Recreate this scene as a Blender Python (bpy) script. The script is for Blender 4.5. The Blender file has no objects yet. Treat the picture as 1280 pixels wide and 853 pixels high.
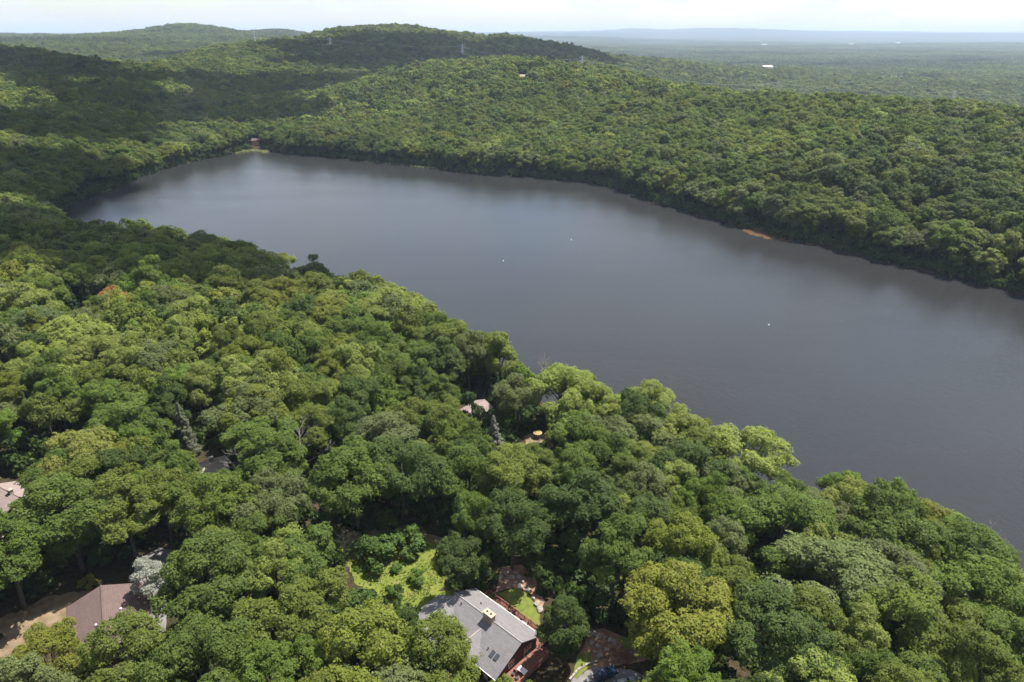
import bpy, math, random
import numpy as np
from mathutils import Vector, Matrix

# ------------------------------------------------------------------ camera, sky, sun, exposure
sc = bpy.context.scene
COL = sc.collection
H = 120.0                      # camera height above the lake (m)
PITCH = math.radians(24.3)
FPX = 853.33                   # focal length in photo pixels (1280 wide)
cam_d = bpy.data.cameras.new('camera'); cam_d.lens = 24.0; cam_d.sensor_width = 36.0
cam_d.clip_start = 1.0; cam_d.clip_end = 120000.0
cam = bpy.data.objects.new('camera', cam_d); COL.objects.link(cam)
cam.location = (0, 0, H); cam.rotation_euler = (math.pi/2 - PITCH, 0, 0)
sc.camera = cam

SUN_AZ, SUN_EL = math.radians(58), math.radians(65)      # azimuth from +Y towards +X
SUN = Vector((math.cos(SUN_EL)*math.sin(SUN_AZ), math.cos(SUN_EL)*math.cos(SUN_AZ), math.sin(SUN_EL)))
world = bpy.data.worlds.new('World'); sc.world = world; world.use_nodes = True
wt = world.node_tree; wt.nodes.clear()
def wn(t, **k):
    n = wt.nodes.new(t)
    for a, b in k.items(): setattr(n, a, b)
    return n
sky = wn('ShaderNodeTexSky', sky_type='NISHITA', sun_disc=False, sun_elevation=SUN_EL, sun_rotation=SUN_AZ,
         altitude=200.0, air_density=1.0, dust_density=1.0, ozone_density=1.0)
tc = wn('ShaderNodeTexCoord'); 
cb = wn('ShaderNodeMapping'); cb.inputs['Scale'].default_value = (1.0, 1.0, 2.6)
nz = wn('ShaderNodeTexNoise'); nz.inputs['Scale'].default_value = 7.5; nz.inputs['Detail'].default_value = 9
nz.inputs['Roughness'].default_value = 0.58
rp = wn('ShaderNodeValToRGB'); rp.color_ramp.elements[0].position = 0.42; rp.color_ramp.elements[1].position = 0.60
rp.color_ramp.elements[0].color = (0.1, 0.1, 0.1, 1); rp.color_ramp.elements[1].color = (0.92, 0.92, 0.92, 1)
mixc = wn('ShaderNodeMix', data_type='RGBA'); mixc.inputs[7].default_value = (4.55, 4.6, 4.85, 1)
bg = wn('ShaderNodeBackground'); bg.inputs[1].default_value = 0.112
wo = wn('ShaderNodeOutputWorld')
L = wt.links.new
L(tc.outputs['Generated'], cb.inputs[0]); L(cb.outputs[0], nz.inputs['Vector'])
L(nz.outputs[0], rp.inputs[0]); L(rp.outputs[0], mixc.inputs[0]); L(sky.outputs[0], mixc.inputs[6])
L(mixc.outputs[2], bg.inputs[0]); L(bg.outputs[0], wo.inputs[0])

sun_d = bpy.data.lights.new('sun', 'SUN'); sun_d.energy = 5.0; sun_d.angle = math.radians(0.53); sun_d.color = (1.0, 0.955, 0.87)
sun_o = bpy.data.objects.new('sun', sun_d); COL.objects.link(sun_o)
sun_o.rotation_euler = SUN.to_track_quat('Z', 'Y').to_euler(); sun_o.location = (300, 300, 900)

sc.view_settings.view_transform = 'Standard'; sc.view_settings.look = 'None'
sc.view_settings.exposure = 0.96; sc.view_settings.gamma = 1.0; sc.view_settings.use_curve_mapping = False
cy = sc.cycles
cy.max_bounces = 4; cy.diffuse_bounces = 3; cy.glossy_bounces = 2; cy.transmission_bounces = 3
cy.transparent_max_bounces = 8; cy.volume_bounces = 0; cy.use_adaptive_sampling = True; cy.adaptive_threshold = 0.02; cy.use_denoising = True
cy.caustics_reflective = False; cy.caustics_refractive = False
cy.sample_clamp_indirect = 6.0

rng = np.random.default_rng(7); random.seed(7)

# ------------------------------------------------------------------ projection helpers
cP, sP = math.cos(PITCH), math.sin(PITCH)
def at(px, py, z=0.0, t=None):
    d = (px-640)/FPX; v = (py-426.5)/FPX
    f = cP - v*sP; dn = sP + v*cP
    if t is None: t = (H-z)/dn
    return (d*t, f*t, H-dn*t)
def proj(x, y, z):
    dz = H - z; dep = y*cP + dz*sP
    dep = np.where(dep < 1, 1, dep) if isinstance(dep, np.ndarray) else max(dep, 1)
    return 640+FPX*x/dep, 426.5+FPX*(-y*sP+dz*cP)/dep, dep
def in_poly(x, y, poly):
    x = np.asarray(x, float); y = np.asarray(y, float); r = np.zeros(x.shape, bool); n = len(poly)
    for i in range(n):
        x0, y0 = poly[i]; x1, y1 = poly[(i+1) % n]
        if y0 == y1: continue
        c = ((y0 > y) != (y1 > y)) & (x < (x1-x0)*(y-y0)/(y1-y0)+x0)
        r ^= c
    return r
def sstep(a, b, x):
    t = np.clip((x-a)/(b-a), 0, 1); return t*t*(3-2*t)

# ------------------------------------------------------------------ materials
MATS = {}
class NT:
    def __init__(s, name):
        s.m = bpy.data.materials.new(name); s.m.use_nodes = True; s.t = s.m.node_tree; s.t.nodes.clear()
        s.out = s.n('ShaderNodeOutputMaterial'); MATS[name] = s.m
    def n(s, typ, ins=None, **k):
        n = s.t.nodes.new(typ)
        for a, b in k.items(): setattr(n, a, b)
        for a, b in (ins or {}).items():
            if hasattr(b, 'is_output'): s.t.links.new(b, n.inputs[a])
            else: n.inputs[a].default_value = b
        return n
    def ramp(s, fac, stops):
        r = s.n('ShaderNodeValToRGB', {0: fac}); e = r.color_ramp.elements
        while len(e) > 1: e.remove(e[-1])
        for i, (p, c) in enumerate(stops):
            q = e[0] if i == 0 else e.new(p)
            q.position = p; q.color = (*c, 1) if len(c) == 3 else c
        return r.outputs[0]
    def noise(s, scale, detail=4, rough=0.55, vec=None, out=0):
        if vec is None: vec = s.n('ShaderNodeTexCoord').outputs['Object']
        return s.n('ShaderNodeTexNoise', {'Vector': vec, 'Scale': scale, 'Detail': detail, 'Roughness': rough}).outputs[out]
    def mix(s, f, a, b, bt='MIX'):
        m = s.n('ShaderNodeMix', data_type='RGBA', blend_type=bt)
        for i, v in ((0, f), (6, a), (7, b)):
            if hasattr(v, 'is_output'): s.t.links.new(v, m.inputs[i])
            else: m.inputs[i].default_value = v if i == 0 else (*v, 1) if len(v) == 3 else v
        return m.outputs[2]
    def end(s, sh): s.t.links.new(sh, s.out.inputs[0]); return s.m
def simple(name, c1, c2, scale, rough=0.8, bump=0.0, bscale=None, metal=0.0, spec=0.3, detail=5):
    k = NT(name)
    f = k.noise(scale, detail)
    col = k.ramp(f, [(0.3, c1), (0.7, c2)])
    ins = {'Base Color': col, 'Roughness': rough, 'Metallic': metal, 'Specular IOR Level': spec}
    if bump:
        b = k.n('ShaderNodeBump', {'Strength': bump, 'Height': k.noise(bscale or scale*3, 4)})
        ins['Normal'] = b.outputs[0]
    return k.end(k.n('ShaderNodeBsdfPrincipled', ins).outputs[0])

def leaf_mat(name, transl=0.35, rough=0.6):
    k = NT(name)
    tint = k.n('ShaderNodeAttribute', attribute_type='INSTANCER', attribute_name='tint').outputs[0]
    var = k.n('ShaderNodeAttribute', attribute_type='GEOMETRY', attribute_name='leafvar').outputs[2]
    v1 = k.n('ShaderNodeMapRange', {0: var, 1: 0.0, 2: 1.0, 3: 0.66, 4: 1.34}).outputs[0]
    hue = k.n('ShaderNodeMapRange', {0: var, 1: 0.0, 2: 1.0, 3: 0.508, 4: 0.492}).outputs[0]
    hs = k.n('ShaderNodeHueSaturation', {'Hue': hue, 'Saturation': 1.0, 'Value': v1, 'Color': tint}).outputs[0]
    p = k.n('ShaderNodeBsdfPrincipled', {'Base Color': hs, 'Roughness': rough, 'Specular IOR Level': 0.16}).outputs[0]
    tcol = k.mix(1.0, hs, (1.25, 1.3, 0.6), 'MULTIPLY')
    t = k.n('ShaderNodeBsdfTranslucent', {0: tcol}).outputs[0]
    return k.end(k.n('ShaderNodeMixShader', {0: transl, 1: p, 2: t}).outputs[0])
leaf_mat('leaves')
leaf_mat('needles', 0.12, 0.6)
simple('bark', (0.05, 0.042, 0.034), (0.12, 0.105, 0.09), 2.5, 0.9, 0.5, 9)
simple('dead_wood', (0.22, 0.19, 0.16), (0.36, 0.32, 0.28), 2.0, 0.85, 0.3, 9)

# ground
k = NT('forest_floor')
pos = k.n('ShaderNodeNewGeometry').outputs['Position']
f1 = k.noise(0.06, 6, 0.6, pos); f2 = k.noise(0.9, 5, 0.6, pos)
soil = k.mix(f1, (0.030, 0.024, 0.015), (0.085, 0.060, 0.036))
soil = k.mix(k.ramp(f2, [(0.42, (0, 0, 0)), (0.62, (1, 1, 1))]), soil, (0.030, 0.030, 0.014))
g1 = k.noise(0.012, 9, 0.68, pos); g2 = k.noise(0.0016, 6, 0.6, pos)
canopy = k.ramp(g1, [(0.3, (0.013, 0.021, 0.008)), (0.5, (0.025, 0.035, 0.011)), (0.72, (0.044, 0.054, 0.016))])  # tones darkened to paint in crown self-shadow that the smooth ground lacks
canopy = k.mix(k.ramp(g2, [(0.35, (0, 0, 0)), (0.7, (0.6, 0.6, 0.6))]), canopy, (0.03, 0.05, 0.02))
can = k.n('ShaderNodeAttribute', attribute_name='canopy').outputs[2]
mud = k.n('ShaderNodeAttribute', attribute_name='mud').outputs[2]
c = k.mix(can, soil, canopy)
c = k.mix(mud, c, (0.085, 0.05, 0.026))
b = k.n('ShaderNodeBump', {'Strength': 0.6, 'Distance': 1.0, 'Height': f2}).outputs[0]
k.end(k.n('ShaderNodeBsdfPrincipled', {'Base Color': c, 'Roughness': 0.95, 'Specular IOR Level': 0.1, 'Normal': b}).outputs[0])

# water: dark brownish lake, wind ripples
k = NT('lake_water')
pos = k.n('ShaderNodeNewGeometry').outputs['Position']
mp = k.n('ShaderNodeMapping', {'Vector': pos, 'Rotation': (0, 0, 0.5), 'Scale': (1.0, 0.55, 1.0)}).outputs[0]
w1 = k.noise(0.55, 3, 0.6, mp); w2 = k.noise(1.7, 2, 0.5, mp)
wsum = k.n('ShaderNodeMath', {0: w1, 1: w2}, operation='ADD').outputs[0]
mp3 = k.n('ShaderNodeMapping', {'Vector': pos, 'Rotation': (0, 0, -0.6), 'Scale': (0.3, 1.0, 1.0)}).outputs[0]
wst = k.n('ShaderNodeMapRange', {0: k.noise(0.02, 5, 0.6, mp3), 1: 0.35, 2: 0.65, 3: 0.18, 4: 0.36}).outputs[0]
bmp = k.n('ShaderNodeBump', {'Strength': wst, 'Distance': 0.35, 'Height': wsum}).outputs[0]
mp2 = k.n('ShaderNodeMapping', {'Vector': pos, 'Rotation': (0, 0, -0.55), 'Scale': (0.35, 1.0, 1.0)}).outputs[0]
big = k.noise(0.012, 4, 0.55, mp2)
rg = k.n('ShaderNodeMapRange', {0: big, 1: 0.35, 2: 0.65, 3: 0.07, 4: 0.13}).outputs[0]
bc = k.ramp(big, [(0.3, (0.022, 0.0225, 0.0225)), (0.7, (0.027, 0.0275, 0.0275))])
k.end(k.n('ShaderNodeBsdfPrincipled', {'Base Color': bc, 'Roughness': rg, 'IOR': 1.333, 'Specular IOR Level': 0.5, 'Normal': bmp}).outputs[0])

simple('lawn_grass', (0.075, 0.105, 0.016), (0.15, 0.17, 0.03), 0.9, 0.9, 0.6, 6)
k = NT('meadow_soil')
pos = k.n('ShaderNodeNewGeometry').outputs['Position']
m1 = k.noise(0.35, 6, 0.65, pos); m2 = k.noise(2.2, 4, 0.6, pos)
cc = k.ramp(m1, [(0.32, (0.08, 0.11, 0.02)), (0.5, (0.13, 0.155, 0.03)), (0.66, (0.17, 0.155, 0.06)), (0.78, (0.28, 0.21, 0.12))])
cc = k.mix(0.35, cc, k.ramp(m2, [(0.3, (0.07, 0.10, 0.012)), (0.7, (0.2, 0.23, 0.04))]))
k.end(k.n('ShaderNodeBsdfPrincipled', {'Base Color': cc, 'Roughness': 0.95, 'Specular IOR Level': 0.1,
      'Normal': k.n('ShaderNodeBump', {'Strength': 0.9, 'Height': m2}).outputs[0]}).outputs[0])
simple('sandy_dirt', (0.12, 0.085, 0.05), (0.24, 0.18, 0.11), 0.6, 0.95, 0.6, 5)
simple('garden_dirt', (0.15, 0.085, 0.055), (0.30, 0.19, 0.13), 0.9, 0.95, 0.7, 6)
simple('asphalt', (0.13, 0.12, 0.125), (0.20, 0.19, 0.19), 0.8, 0.9, 0.3, 12)
simple('paving', (0.26, 0.25, 0.235), (0.38, 0.37, 0.35), 1.4, 0.85, 0.3, 8)
simple('quarry_earth', (0.34, 0.25, 0.21), (0.50, 0.40, 0.33), 0.02, 0.95)
simple('stone', (0.18, 0.16, 0.14), (0.36, 0.33, 0.29), 1.5, 0.9, 0.6, 6)
simple('brush', (0.09, 0.05, 0.035), (0.24, 0.15, 0.11), 3.0, 0.9)

def shingle(name, a, b_, rowsc=4.0):
    k = NT(name)
    o = k.n('ShaderNodeTexCoord').outputs['Object']
    br = k.n('ShaderNodeTexBrick', {'Vector': o, 'Color1': (*a, 1), 'Color2': (*b_, 1), 'Mortar': tuple(0.45*q for q in a)+(1,),
                                    'Scale': 1.0, 'Mortar Size': 0.02, 'Brick Width': 0.9, 'Row Height': 0.32, 'Bias': 0.0})
    st = k.noise(0.7, 6, 0.65, o)
    c = k.mix(k.ramp(st, [(0.3, (0.0, 0, 0)), (0.75, (0.5, 0.5, 0.5))]), br.outputs[0], tuple(0.72*q for q in a))
    fine = k.noise(9, 3, 0.6, o)
    c = k.mix(0.25, c, k.ramp(fine, [(0.3, tuple(0.6*q for q in a)), (0.7, tuple(min(1, 1.35*q) for q in b_))]))
    bp = k.n('ShaderNodeBump', {'Strength': 0.4, 'Distance': 0.05, 'Height': fine}).outputs[0]
    k.end(k.n('ShaderNodeBsdfPrincipled', {'Base Color': c, 'Roughness': 0.85, 'Specular IOR Level': 0.25, 'Normal': bp}).outputs[0])
shingle('grey_shingles', (0.160, 0.152, 0.157), (0.215, 0.202, 0.207))
shingle('brown_shingles', (0.115, 0.082, 0.075), (0.155, 0.108, 0.10))
shingle('pink_shingles', (0.24, 0.19, 0.175), (0.30, 0.24, 0.22))
shingle('tan_shingles', (0.27, 0.23, 0.18), (0.33, 0.29, 0.23))
simple('red_siding', (0.12, 0.038, 0.028), (0.17, 0.058, 0.042), 1.5, 0.75, 0.2, 8)
simple('brown_siding', (0.10, 0.06, 0.045), (0.15, 0.09, 0.065), 1.5, 0.75, 0.2, 8)
simple('pale_siding', (0.50, 0.47, 0.42), (0.60, 0.57, 0.52), 1.5, 0.7)
simple('orange_siding', (0.42, 0.19, 0.11), (0.5, 0.25, 0.16), 1.0, 0.75)
simple('deck_wood', (0.17, 0.07, 0.05), (0.26, 0.12, 0.09), 2.5, 0.75, 0.3, 10)
simple('white_paint', (0.74, 0.73, 0.70), (0.80, 0.79, 0.77), 2.0, 0.5)
simple('white_metal', (0.36, 0.37, 0.39), (0.44, 0.45, 0.47), 0.2, 0.45)
simple('dark_metal', (0.04, 0.04, 0.045), (0.07, 0.07, 0.075), 2.0, 0.5, metal=0.4)
simple('galvanised', (0.52, 0.53, 0.54), (0.62, 0.63, 0.64), 0.6, 0.5, metal=0.3)
simple('cream_stone', (0.32, 0.27, 0.19), (0.40, 0.35, 0.26), 3.0, 0.85, 0.5, 8)
simple('blue_cloth', (0.05, 0.12, 0.30), (0.07, 0.16, 0.36), 3.0, 0.8)
simple('car_blue', (0.025, 0.04, 0.09), (0.03, 0.05, 0.11), 1.0, 0.25, spec=0.6)
simple('car_silver', (0.42, 0.44, 0.46), (0.48, 0.5, 0.52), 1.0, 0.3, spec=0.6, metal=0.4)
simple('rubber', (0.015, 0.015, 0.015), (0.03, 0.03, 0.03), 4.0, 0.85)
simple('orange_plastic', (0.75, 0.72, 0.66), (0.8, 0.78, 0.74), 3.0, 0.4)
k = NT('glass'); k.end(k.n('ShaderNodeBsdfPrincipled', {'Base Color': (0.03, 0.04, 0.05, 1), 'Roughness': 0.06, 'Specular IOR Level': 0.8}).outputs[0])
k = NT('cloud_vapour')
df = k.n('ShaderNodeBsdfDiffuse', {0: (0.9, 0.9, 0.92, 1)}).outputs[0]; tr = k.n('ShaderNodeBsdfTransparent').outputs[0]
k.end(k.n('ShaderNodeMixShader', {0: 0.2, 1: df, 2: tr}).outputs[0])

# ------------------------------------------------------------------ mesh helpers
class MB:
    def __init__(s): s.v = []; s.f = []
    def poly(s, pts):
        i = len(s.v); s.v += [tuple(p) for p in pts]; s.f.append(tuple(range(i, i+len(pts))))
    def solid(s, bot, top):
        n = len(bot); i = len(s.v); s.v += [tuple(p) for p in bot]+[tuple(p) for p in top]
        s.f.append(tuple(i+n-1-j for j in range(n))); s.f.append(tuple(i+n+j for j in range(n)))
        for j in range(n):
            q = (j+1) % n; s.f.append((i+j, i+q, i+n+q, i+n+j))
    def box(s, x0, x1, y0, y1, z0, z1):
        s.solid([(x0, y0, z0), (x1, y0, z0), (x1, y1, z0), (x0, y1, z0)], [(x0, y0, z1), (x1, y0, z1), (x1, y1, z1), (x0, y1, z1)]); return s
    def slab(s, pts, th):                 # polygon thickened downwards
        s.solid([(p[0], p[1], p[2]-th) for p in pts], pts); return s
    def tube(s, pts, rad, sides=6, cap=True):
        pts = [Vector(p) for p in pts]; rings = []
        for j, p in enumerate(pts):
            d = (pts[min(j+1, len(pts)-1)]-pts[max(j-1, 0)]).normalized()
            a = d.orthogonal().normalized() if abs(d.z) < 0.99 else Vector((1, 0, 0))
            if abs(d.z) >= 0.99: a = Vector((1, 0, 0))
            bb = d.cross(a).normalized(); a = bb.cross(d)
            r = rad[j] if hasattr(rad, '__len__') else rad
            i = len(s.v)
            for q in range(sides):
                t = 2*math.pi*q/sides; s.v.append(tuple(p+a*(r*math.cos(t))+bb*(r*math.sin(t))))
            rings.append(i)
        for j in range(len(rings)-1):
            for q in range(sides):
                q2 = (q+1) % sides
                s.f.append((rings[j]+q, rings[j]+q2, rings[j+1]+q2, rings[j+1]+q))
        if cap:
            s.f.append(tuple(rings[0]+q for q in reversed(range(sides)))); s.f.append(tuple(rings[-1]+q for q in range(sides)))
        return s
    def mesh(s, name, mat, smooth=False):
        me = bpy.data.meshes.new(name); me.from_pydata(s.v, [], s.f); me.materials.append(MATS[mat])
        if smooth: me.polygons.foreach_set('use_smooth', [True]*len(me.polygons))
        me.update(); return me
    def build(s, name, mat, parent=None, smooth=False):
        return link(name, s.mesh(name, mat, smooth), parent)
def link(name, me, parent=None):
    o = bpy.data.objects.new(name, me); COL.objects.link(o)
    if parent: o.parent = parent
    return o
def tag(o, label=None, cat=None, group=None, kind=None):
    if label: o['label'] = label
    if cat: o['category'] = cat
    if group: o['group'] = group
    if kind: o['kind'] = kind
    return o
def empty(name, loc, rz=0.0, label=None, cat=None, group=None):
    o = bpy.data.objects.new(name, None); COL.objects.link(o); o.empty_display_size = 0.5
    o.location = loc; o.rotation_euler = (0, 0, rz); return tag(o, label, cat, group)

# ------------------------------------------------------------------ lake outline and terrain
far_px = [(60, 275), (75, 265), (100, 250), (125, 241), (150, 232), (175, 221), (200, 213), (225, 206), (250, 200), (275, 196), (300, 190), (318, 187), (330, 188),
          (365, 193), (400, 195), (450, 200), (500, 205), (545, 209), (580, 216), (610, 219), (660, 220), (700, 224), (740, 228), (775, 236), (800, 243), (815, 250), (828, 256),
          (870, 265), (905, 277), (930, 285), (955, 293), (985, 298), (1040, 310), (1080, 319), (1120, 329), (1200, 347), (1280, 368)]
LAKE = [at(a, b, 0)[:2] for a, b in far_px]
LAKE += [(300, 262), (350, 190), (420, 80), (430, -60), (300, -80), (215, -10), (160, 55)]
near_tl = [(1280, 690), (1200, 660), (1140, 640), (1100, 620), (1040, 610), (1000, 600), (920, 550), (850, 520), (760, 490), (680, 465), (630, 435), (570, 400),
           (520, 375), (480, 350), (350, 338), (330, 325), (260, 300), (200, 290), (130, 287), (60, 278)]
for a, b in near_tl:
    p = at(a, b, 17); LAKE.append((p[0]+3.5, p[1]+4.0))
LAKE.append((-290, 432))
LK = np.array(LAKE)
def lake_sd(x, y):                       # >0 on land
    x = np.asarray(x, float); y = np.asarray(y, float); d2 = np.full(x.shape, 1e18)
    for i in range(len(LK)):
        a = LK[i]; b = LK[(i+1) % len(LK)]; e = b-a
        t = np.clip(((x-a[0])*e[0]+(y-a[1])*e[1])/(e@e), 0, 1)
        d2 = np.minimum(d2, (x-a[0]-t*e[0])**2+(y-a[1]-t*e[1])**2)
    d = np.sqrt(d2); return np.where(in_poly(x, y, LAKE), -d, d)

CP = [(-4, 98, 12), (-80, 100, 12), (0, 60, 17), (100, 60, 8), (-125, 140, 15), (-200, 200, 20), (-60, 180, 12), (-11, 191, 8), (40, 130, 9), (-150, 280, 12),
      (-250, 330, 14), (-400, 350, 25), (60, 95, 10), (-320, 250, 28), (0, 0, 22), (-100, 0, 25), (-300, 100, 40), (150, -50, 10), (-600, 300, 45),
      (400, 1150, -18), (750, 900, -20), (250, 1700, -35), (900, 2000, -42), (1600, 1400, -42), (700, 400, 20), (1000, 500, -10), (2500, 4000, -45), (900, 3500, -42),
      (400, 5000, -35), (3000, 9000, -40), (0, 9000, -20), (-3000, 9000, 30), (-3500, 6000, 50), (-2700, 3000, 60), (-1900, 2000, 45), (-1500, 1000, 65), (-900, 500, 50),
      (6000, 3000, -45), (9000, 9000, -40), (-12000, 12000, 40), (-800, 5500, 40), (-300, 3000, 35), (-1500, 4600, 60), (-1000, 1950, -2), (-1250, 1950, 5), (-900, 2250, 5), (-820, 1600, 15), (0, -300, 25), (700, -300, 5), (-900, -200, 50)]
TH = 17.0
for px_, py_, t_ in [(0, 215, 520), (0, 150, 700), (100, 145, 850), (0, 105, 950), (100, 112, 1020), (0, 60, 1300), (-100, 55, 1300), (40, 66, 1280), (68, 71, 1260), (112, 82, 1230), (170, 94, 1200), (220, 104, 1180),
                    (0, 47, 3000), (80, 48, 3000), (130, 45, 3500), (180, 37, 3700), (230, 29.5, 3800), (280, 36, 3900), (325, 46, 4100), (350, 35.5, 4900), (380, 43, 4900), (50, 46, 4000), (110, 47, 4000), (150, 44, 4250), (50, 44, 5000), (-100, 45, 4600), (0, 44, 5200), (0, 45, 4000), (110, 60, 2500), (200, 62, 2600), (260, 52, 3000), (290, 66, 2500),
                    (218, 79, 1480), (270, 62, 1620), (340, 51, 1750), (390, 49, 1800), (430, 46, 1850), (470, 34, 2350), (420, 37, 2350), (530, 41, 2150), (600, 47, 2000), (650, 52, 1900), (700, 65, 1800), (728, 80, 1700),
                    (300, 135, 1000), (400, 145, 930), (400, 112, 1200), (480, 92, 1400), (560, 82, 1150), (640, 77, 1150), (720, 86, 1050), (800, 105, 900), (900, 122, 760), (1000, 130, 680), (1100, 135, 620),
                    (1200, 143, 575), (1280, 150, 535), (1400, 165, 480), (640, 140, 800), (760, 165, 680), (900, 180, 560), (1100, 220, 440), (1280, 225, 430), (500, 150, 850)]:
    p = at(px_, py_, t=t_); CP.append((p[0], p[1], p[2]-TH))
for px_, py_, t_ in [(640, 41, 21000), (720, 40, 21000), (760, 37.5, 20500), (790, 35.5, 20500), (830, 37.5, 20500), (870, 35, 20500), (905, 36.5, 20500), (950, 38.5, 21000), (1000, 40, 22000), (1080, 39, 21000), (1150, 40.5, 22000), (1300, 40, 23000), (500, 41, 21000), (300, 42, 21000), (0, 42, 21000),
                    (900, 50, 14000), (1200, 50, 14000), (700, 48, 14000), (640, 44, 29000), (900, 44, 29000), (1200, 44, 29000), (300, 44, 29000), (0, 44, 29000), (1500, 44, 29000)]:
    p = at(px_, py_, t=t_); CP.append((p[0], p[1], p[2]))
CP = np.array(CP, float)
MQ = 45.0
def kern(x, y, c): return np.sqrt((x-c[0])**2+(y-c[1])**2+MQ*MQ)
wv = [(rng.uniform(0, 6.28), rng.uniform(90, 520), rng.uniform(0, 6.28)) for _ in range(14)]
def wobble(x, y):
    wob = np.zeros(np.shape(x))
    for a, w_, ph in wv: wob = wob+np.sin((x*math.cos(a)+y*math.sin(a))*6.283/w_+ph)*w_/520
    r_ = np.hypot(x, y); far2 = sstep(7000, 15000, r_)
    return wob*(0.5+1.9*sstep(250, 1400, r_)) + far2*(30*np.sin(x/1700+1)*np.sin(y/900)+15*np.sin(x/800)*np.sin(y/560+2))
n = len(CP); A = np.zeros((n+1, n+1))
for i in range(n): A[i, :n] = kern(CP[i, 0], CP[i, 1], CP[:, :2].T)
A[:n, n] = 1; A[n, :n] = 1; A[:n, :n] += np.eye(n)*(-2.0)
W = np.linalg.solve(A, np.append(CP[:, 2]-wobble(CP[:, 0], CP[:, 1]), 0))
FLATS = [(-4, 99, 12.0, 17, 30), (-79, 101, 12.0, 15, 30), (14, 90, 11.6, 8, 18)]
MUD = [(*at(a_, b_, 0)[:2], r_) for a_, b_, r_ in ((938, 289, 7), (948, 293, 8), (962, 297, 7), (978, 300, 6), (818, 255, 4), (1010, 306, 4))]
def height(x, y):
    x = np.asarray(x, float); y = np.asarray(y, float)
    h = np.full(x.shape, W[n])
    for i in range(n): h = h + W[i]*kern(x, y, CP[i])
    h = h+wobble(x, y)
    sd = lake_sd(x, y)
    near = sstep(0, 75, sd)
    bank = 0.5+0.05*np.clip(sd, 0, 100)
    hl = bank*(1-near)+h*near
    hl = np.where(sd < 140, np.maximum(hl, 0.45), hl)
    for cx, cyy, cz, r0, r1 in FLATS:
        w_ = 1-sstep(r0, r1, np.hypot(x-cx, y-cyy)); hl = hl*(1-w_)+cz*w_
    bed = 0.45-np.minimum(3.0, 0.4*-sd)
    for mx_, my_, mr_ in MUD:            # silty shallows just breaking the surface
        d_ = np.hypot(x-mx_, y-my_)+1.6*np.sin(x*0.9)*np.sin(y*0.7); bed = np.maximum(bed, 0.16-0.3*(d_/mr_)**2)
    return np.where(sd < 0, bed, hl)
def axis(lo, hi, a0, a1, step, gr):
    pts = list(np.arange(a0, a1+step, step)); s = step; q = pts[-1]
    while q < hi: s *= gr; q += s; pts.append(q)
    s = step; q = a0; left = []
    while q > lo: s *= gr; q -= s; left.append(q)
    return np.array(left[::-1]+pts)
AX = axis(-24000, 24000, -420, 420, 4.0, 1.042); AY = axis(-700, 30000, 20, 860, 4.0, 1.042)
GX, GY = np.meshgrid(AX, AY); GZ = height(GX, GY)
nx, ny = len(AX), len(AY)
def gz(x, y):
    x = np.asarray(x, float); y = np.asarray(y, float)
    i = np.clip(np.searchsorted(AX, x)-1, 0, nx-2); j = np.clip(np.searchsorted(AY, y)-1, 0, ny-2)
    u = (x-AX[i])/(AX[i+1]-AX[i]); v = (y-AY[j])/(AY[j+1]-AY[j])
    return GZ[j, i]*(1-u)*(1-v)+GZ[j, i+1]*u*(1-v)+GZ[j+1, i]*(1-u)*v+GZ[j+1, i+1]*u*v
def grid_mesh(name, vx, vy, vz, nx, ny, mat):
    me = bpy.data.meshes.new(name)
    co = np.stack([vx.ravel(), vy.ravel(), vz.ravel()], 1)
    idx = np.arange(nx*ny).reshape(ny, nx)
    q = np.stack([idx[:-1, :-1], idx[:-1, 1:], idx[1:, 1:], idx[1:, :-1]], -1).reshape(-1, 4)
    quads_mesh(me, co, q); me.materials.append(MATS[mat]); return me
def quads_mesh(me, co, q):
    me.vertices.add(len(co)); me.vertices.foreach_set('co', np.ascontiguousarray(co, np.float32).ravel())
    m = len(q); me.loops.add(m*4); me.loops.foreach_set('vertex_index', np.ascontiguousarray(q, np.int32).ravel())
    me.polygons.add(m); me.polygons.foreach_set('loop_start', np.arange(0, m*4, 4, dtype=np.int32))
    me.update(calc_edges=True)
me = grid_mesh('ground', GX, GY, GZ, nx, ny, 'forest_floor')
me.polygons.foreach_set('use_smooth', [True]*len(me.polygons))
a = me.attributes.new('canopy', 'FLOAT', 'POINT'); a.data.foreach_set('value', sstep(1500, 3000, np.hypot(GX, GY)).ravel().astype(np.float32))

md = np.zeros(GX.shape)
for p0, p1, r in MUD: md = np.maximum(md, 1-sstep(r*0.9, r*1.7, np.hypot(GX-p0, GY-p1)))
a = me.attributes.new('mud', 'FLOAT', 'POINT'); a.data.foreach_set('value', md.ravel().astype(np.float32))
tag(link('ground', me), kind='structure')

# lake surface: outline pushed a little under the bank
import bmesh
cen = LK.mean(0)
sub = []
for i in range(len(LK)):
    p0, p1 = LK[i], LK[(i+1) % len(LK)]
    e = (p1-p0)/np.linalg.norm(p1-p0); nrm = np.array([e[1], -e[0]])
    sub.append((p0, nrm))
area = 0.5*np.sum(LK[:, 0]*np.roll(LK[:, 1], -1)-np.roll(LK[:, 0], -1)*LK[:, 1])
out = []
for i in range(len(LK)):
    nn = sub[i][1]+sub[i-1][1]; nn = nn/np.linalg.norm(nn)*(1 if area > 0 else -1)
    out.append(LK[i]+nn*3.0)
bm = bmesh.new(); vs = [bm.verts.new((p[0], p[1], 0.0)) for p in out]
fc = bm.faces.new(vs); fc.normal_update()
if fc.normal.z < 0: fc.normal_flip()
bmesh.ops.triangulate(bm, faces=[fc]); me = bpy.data.meshes.new('lake'); bm.to_mesh(me); bm.free()
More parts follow.
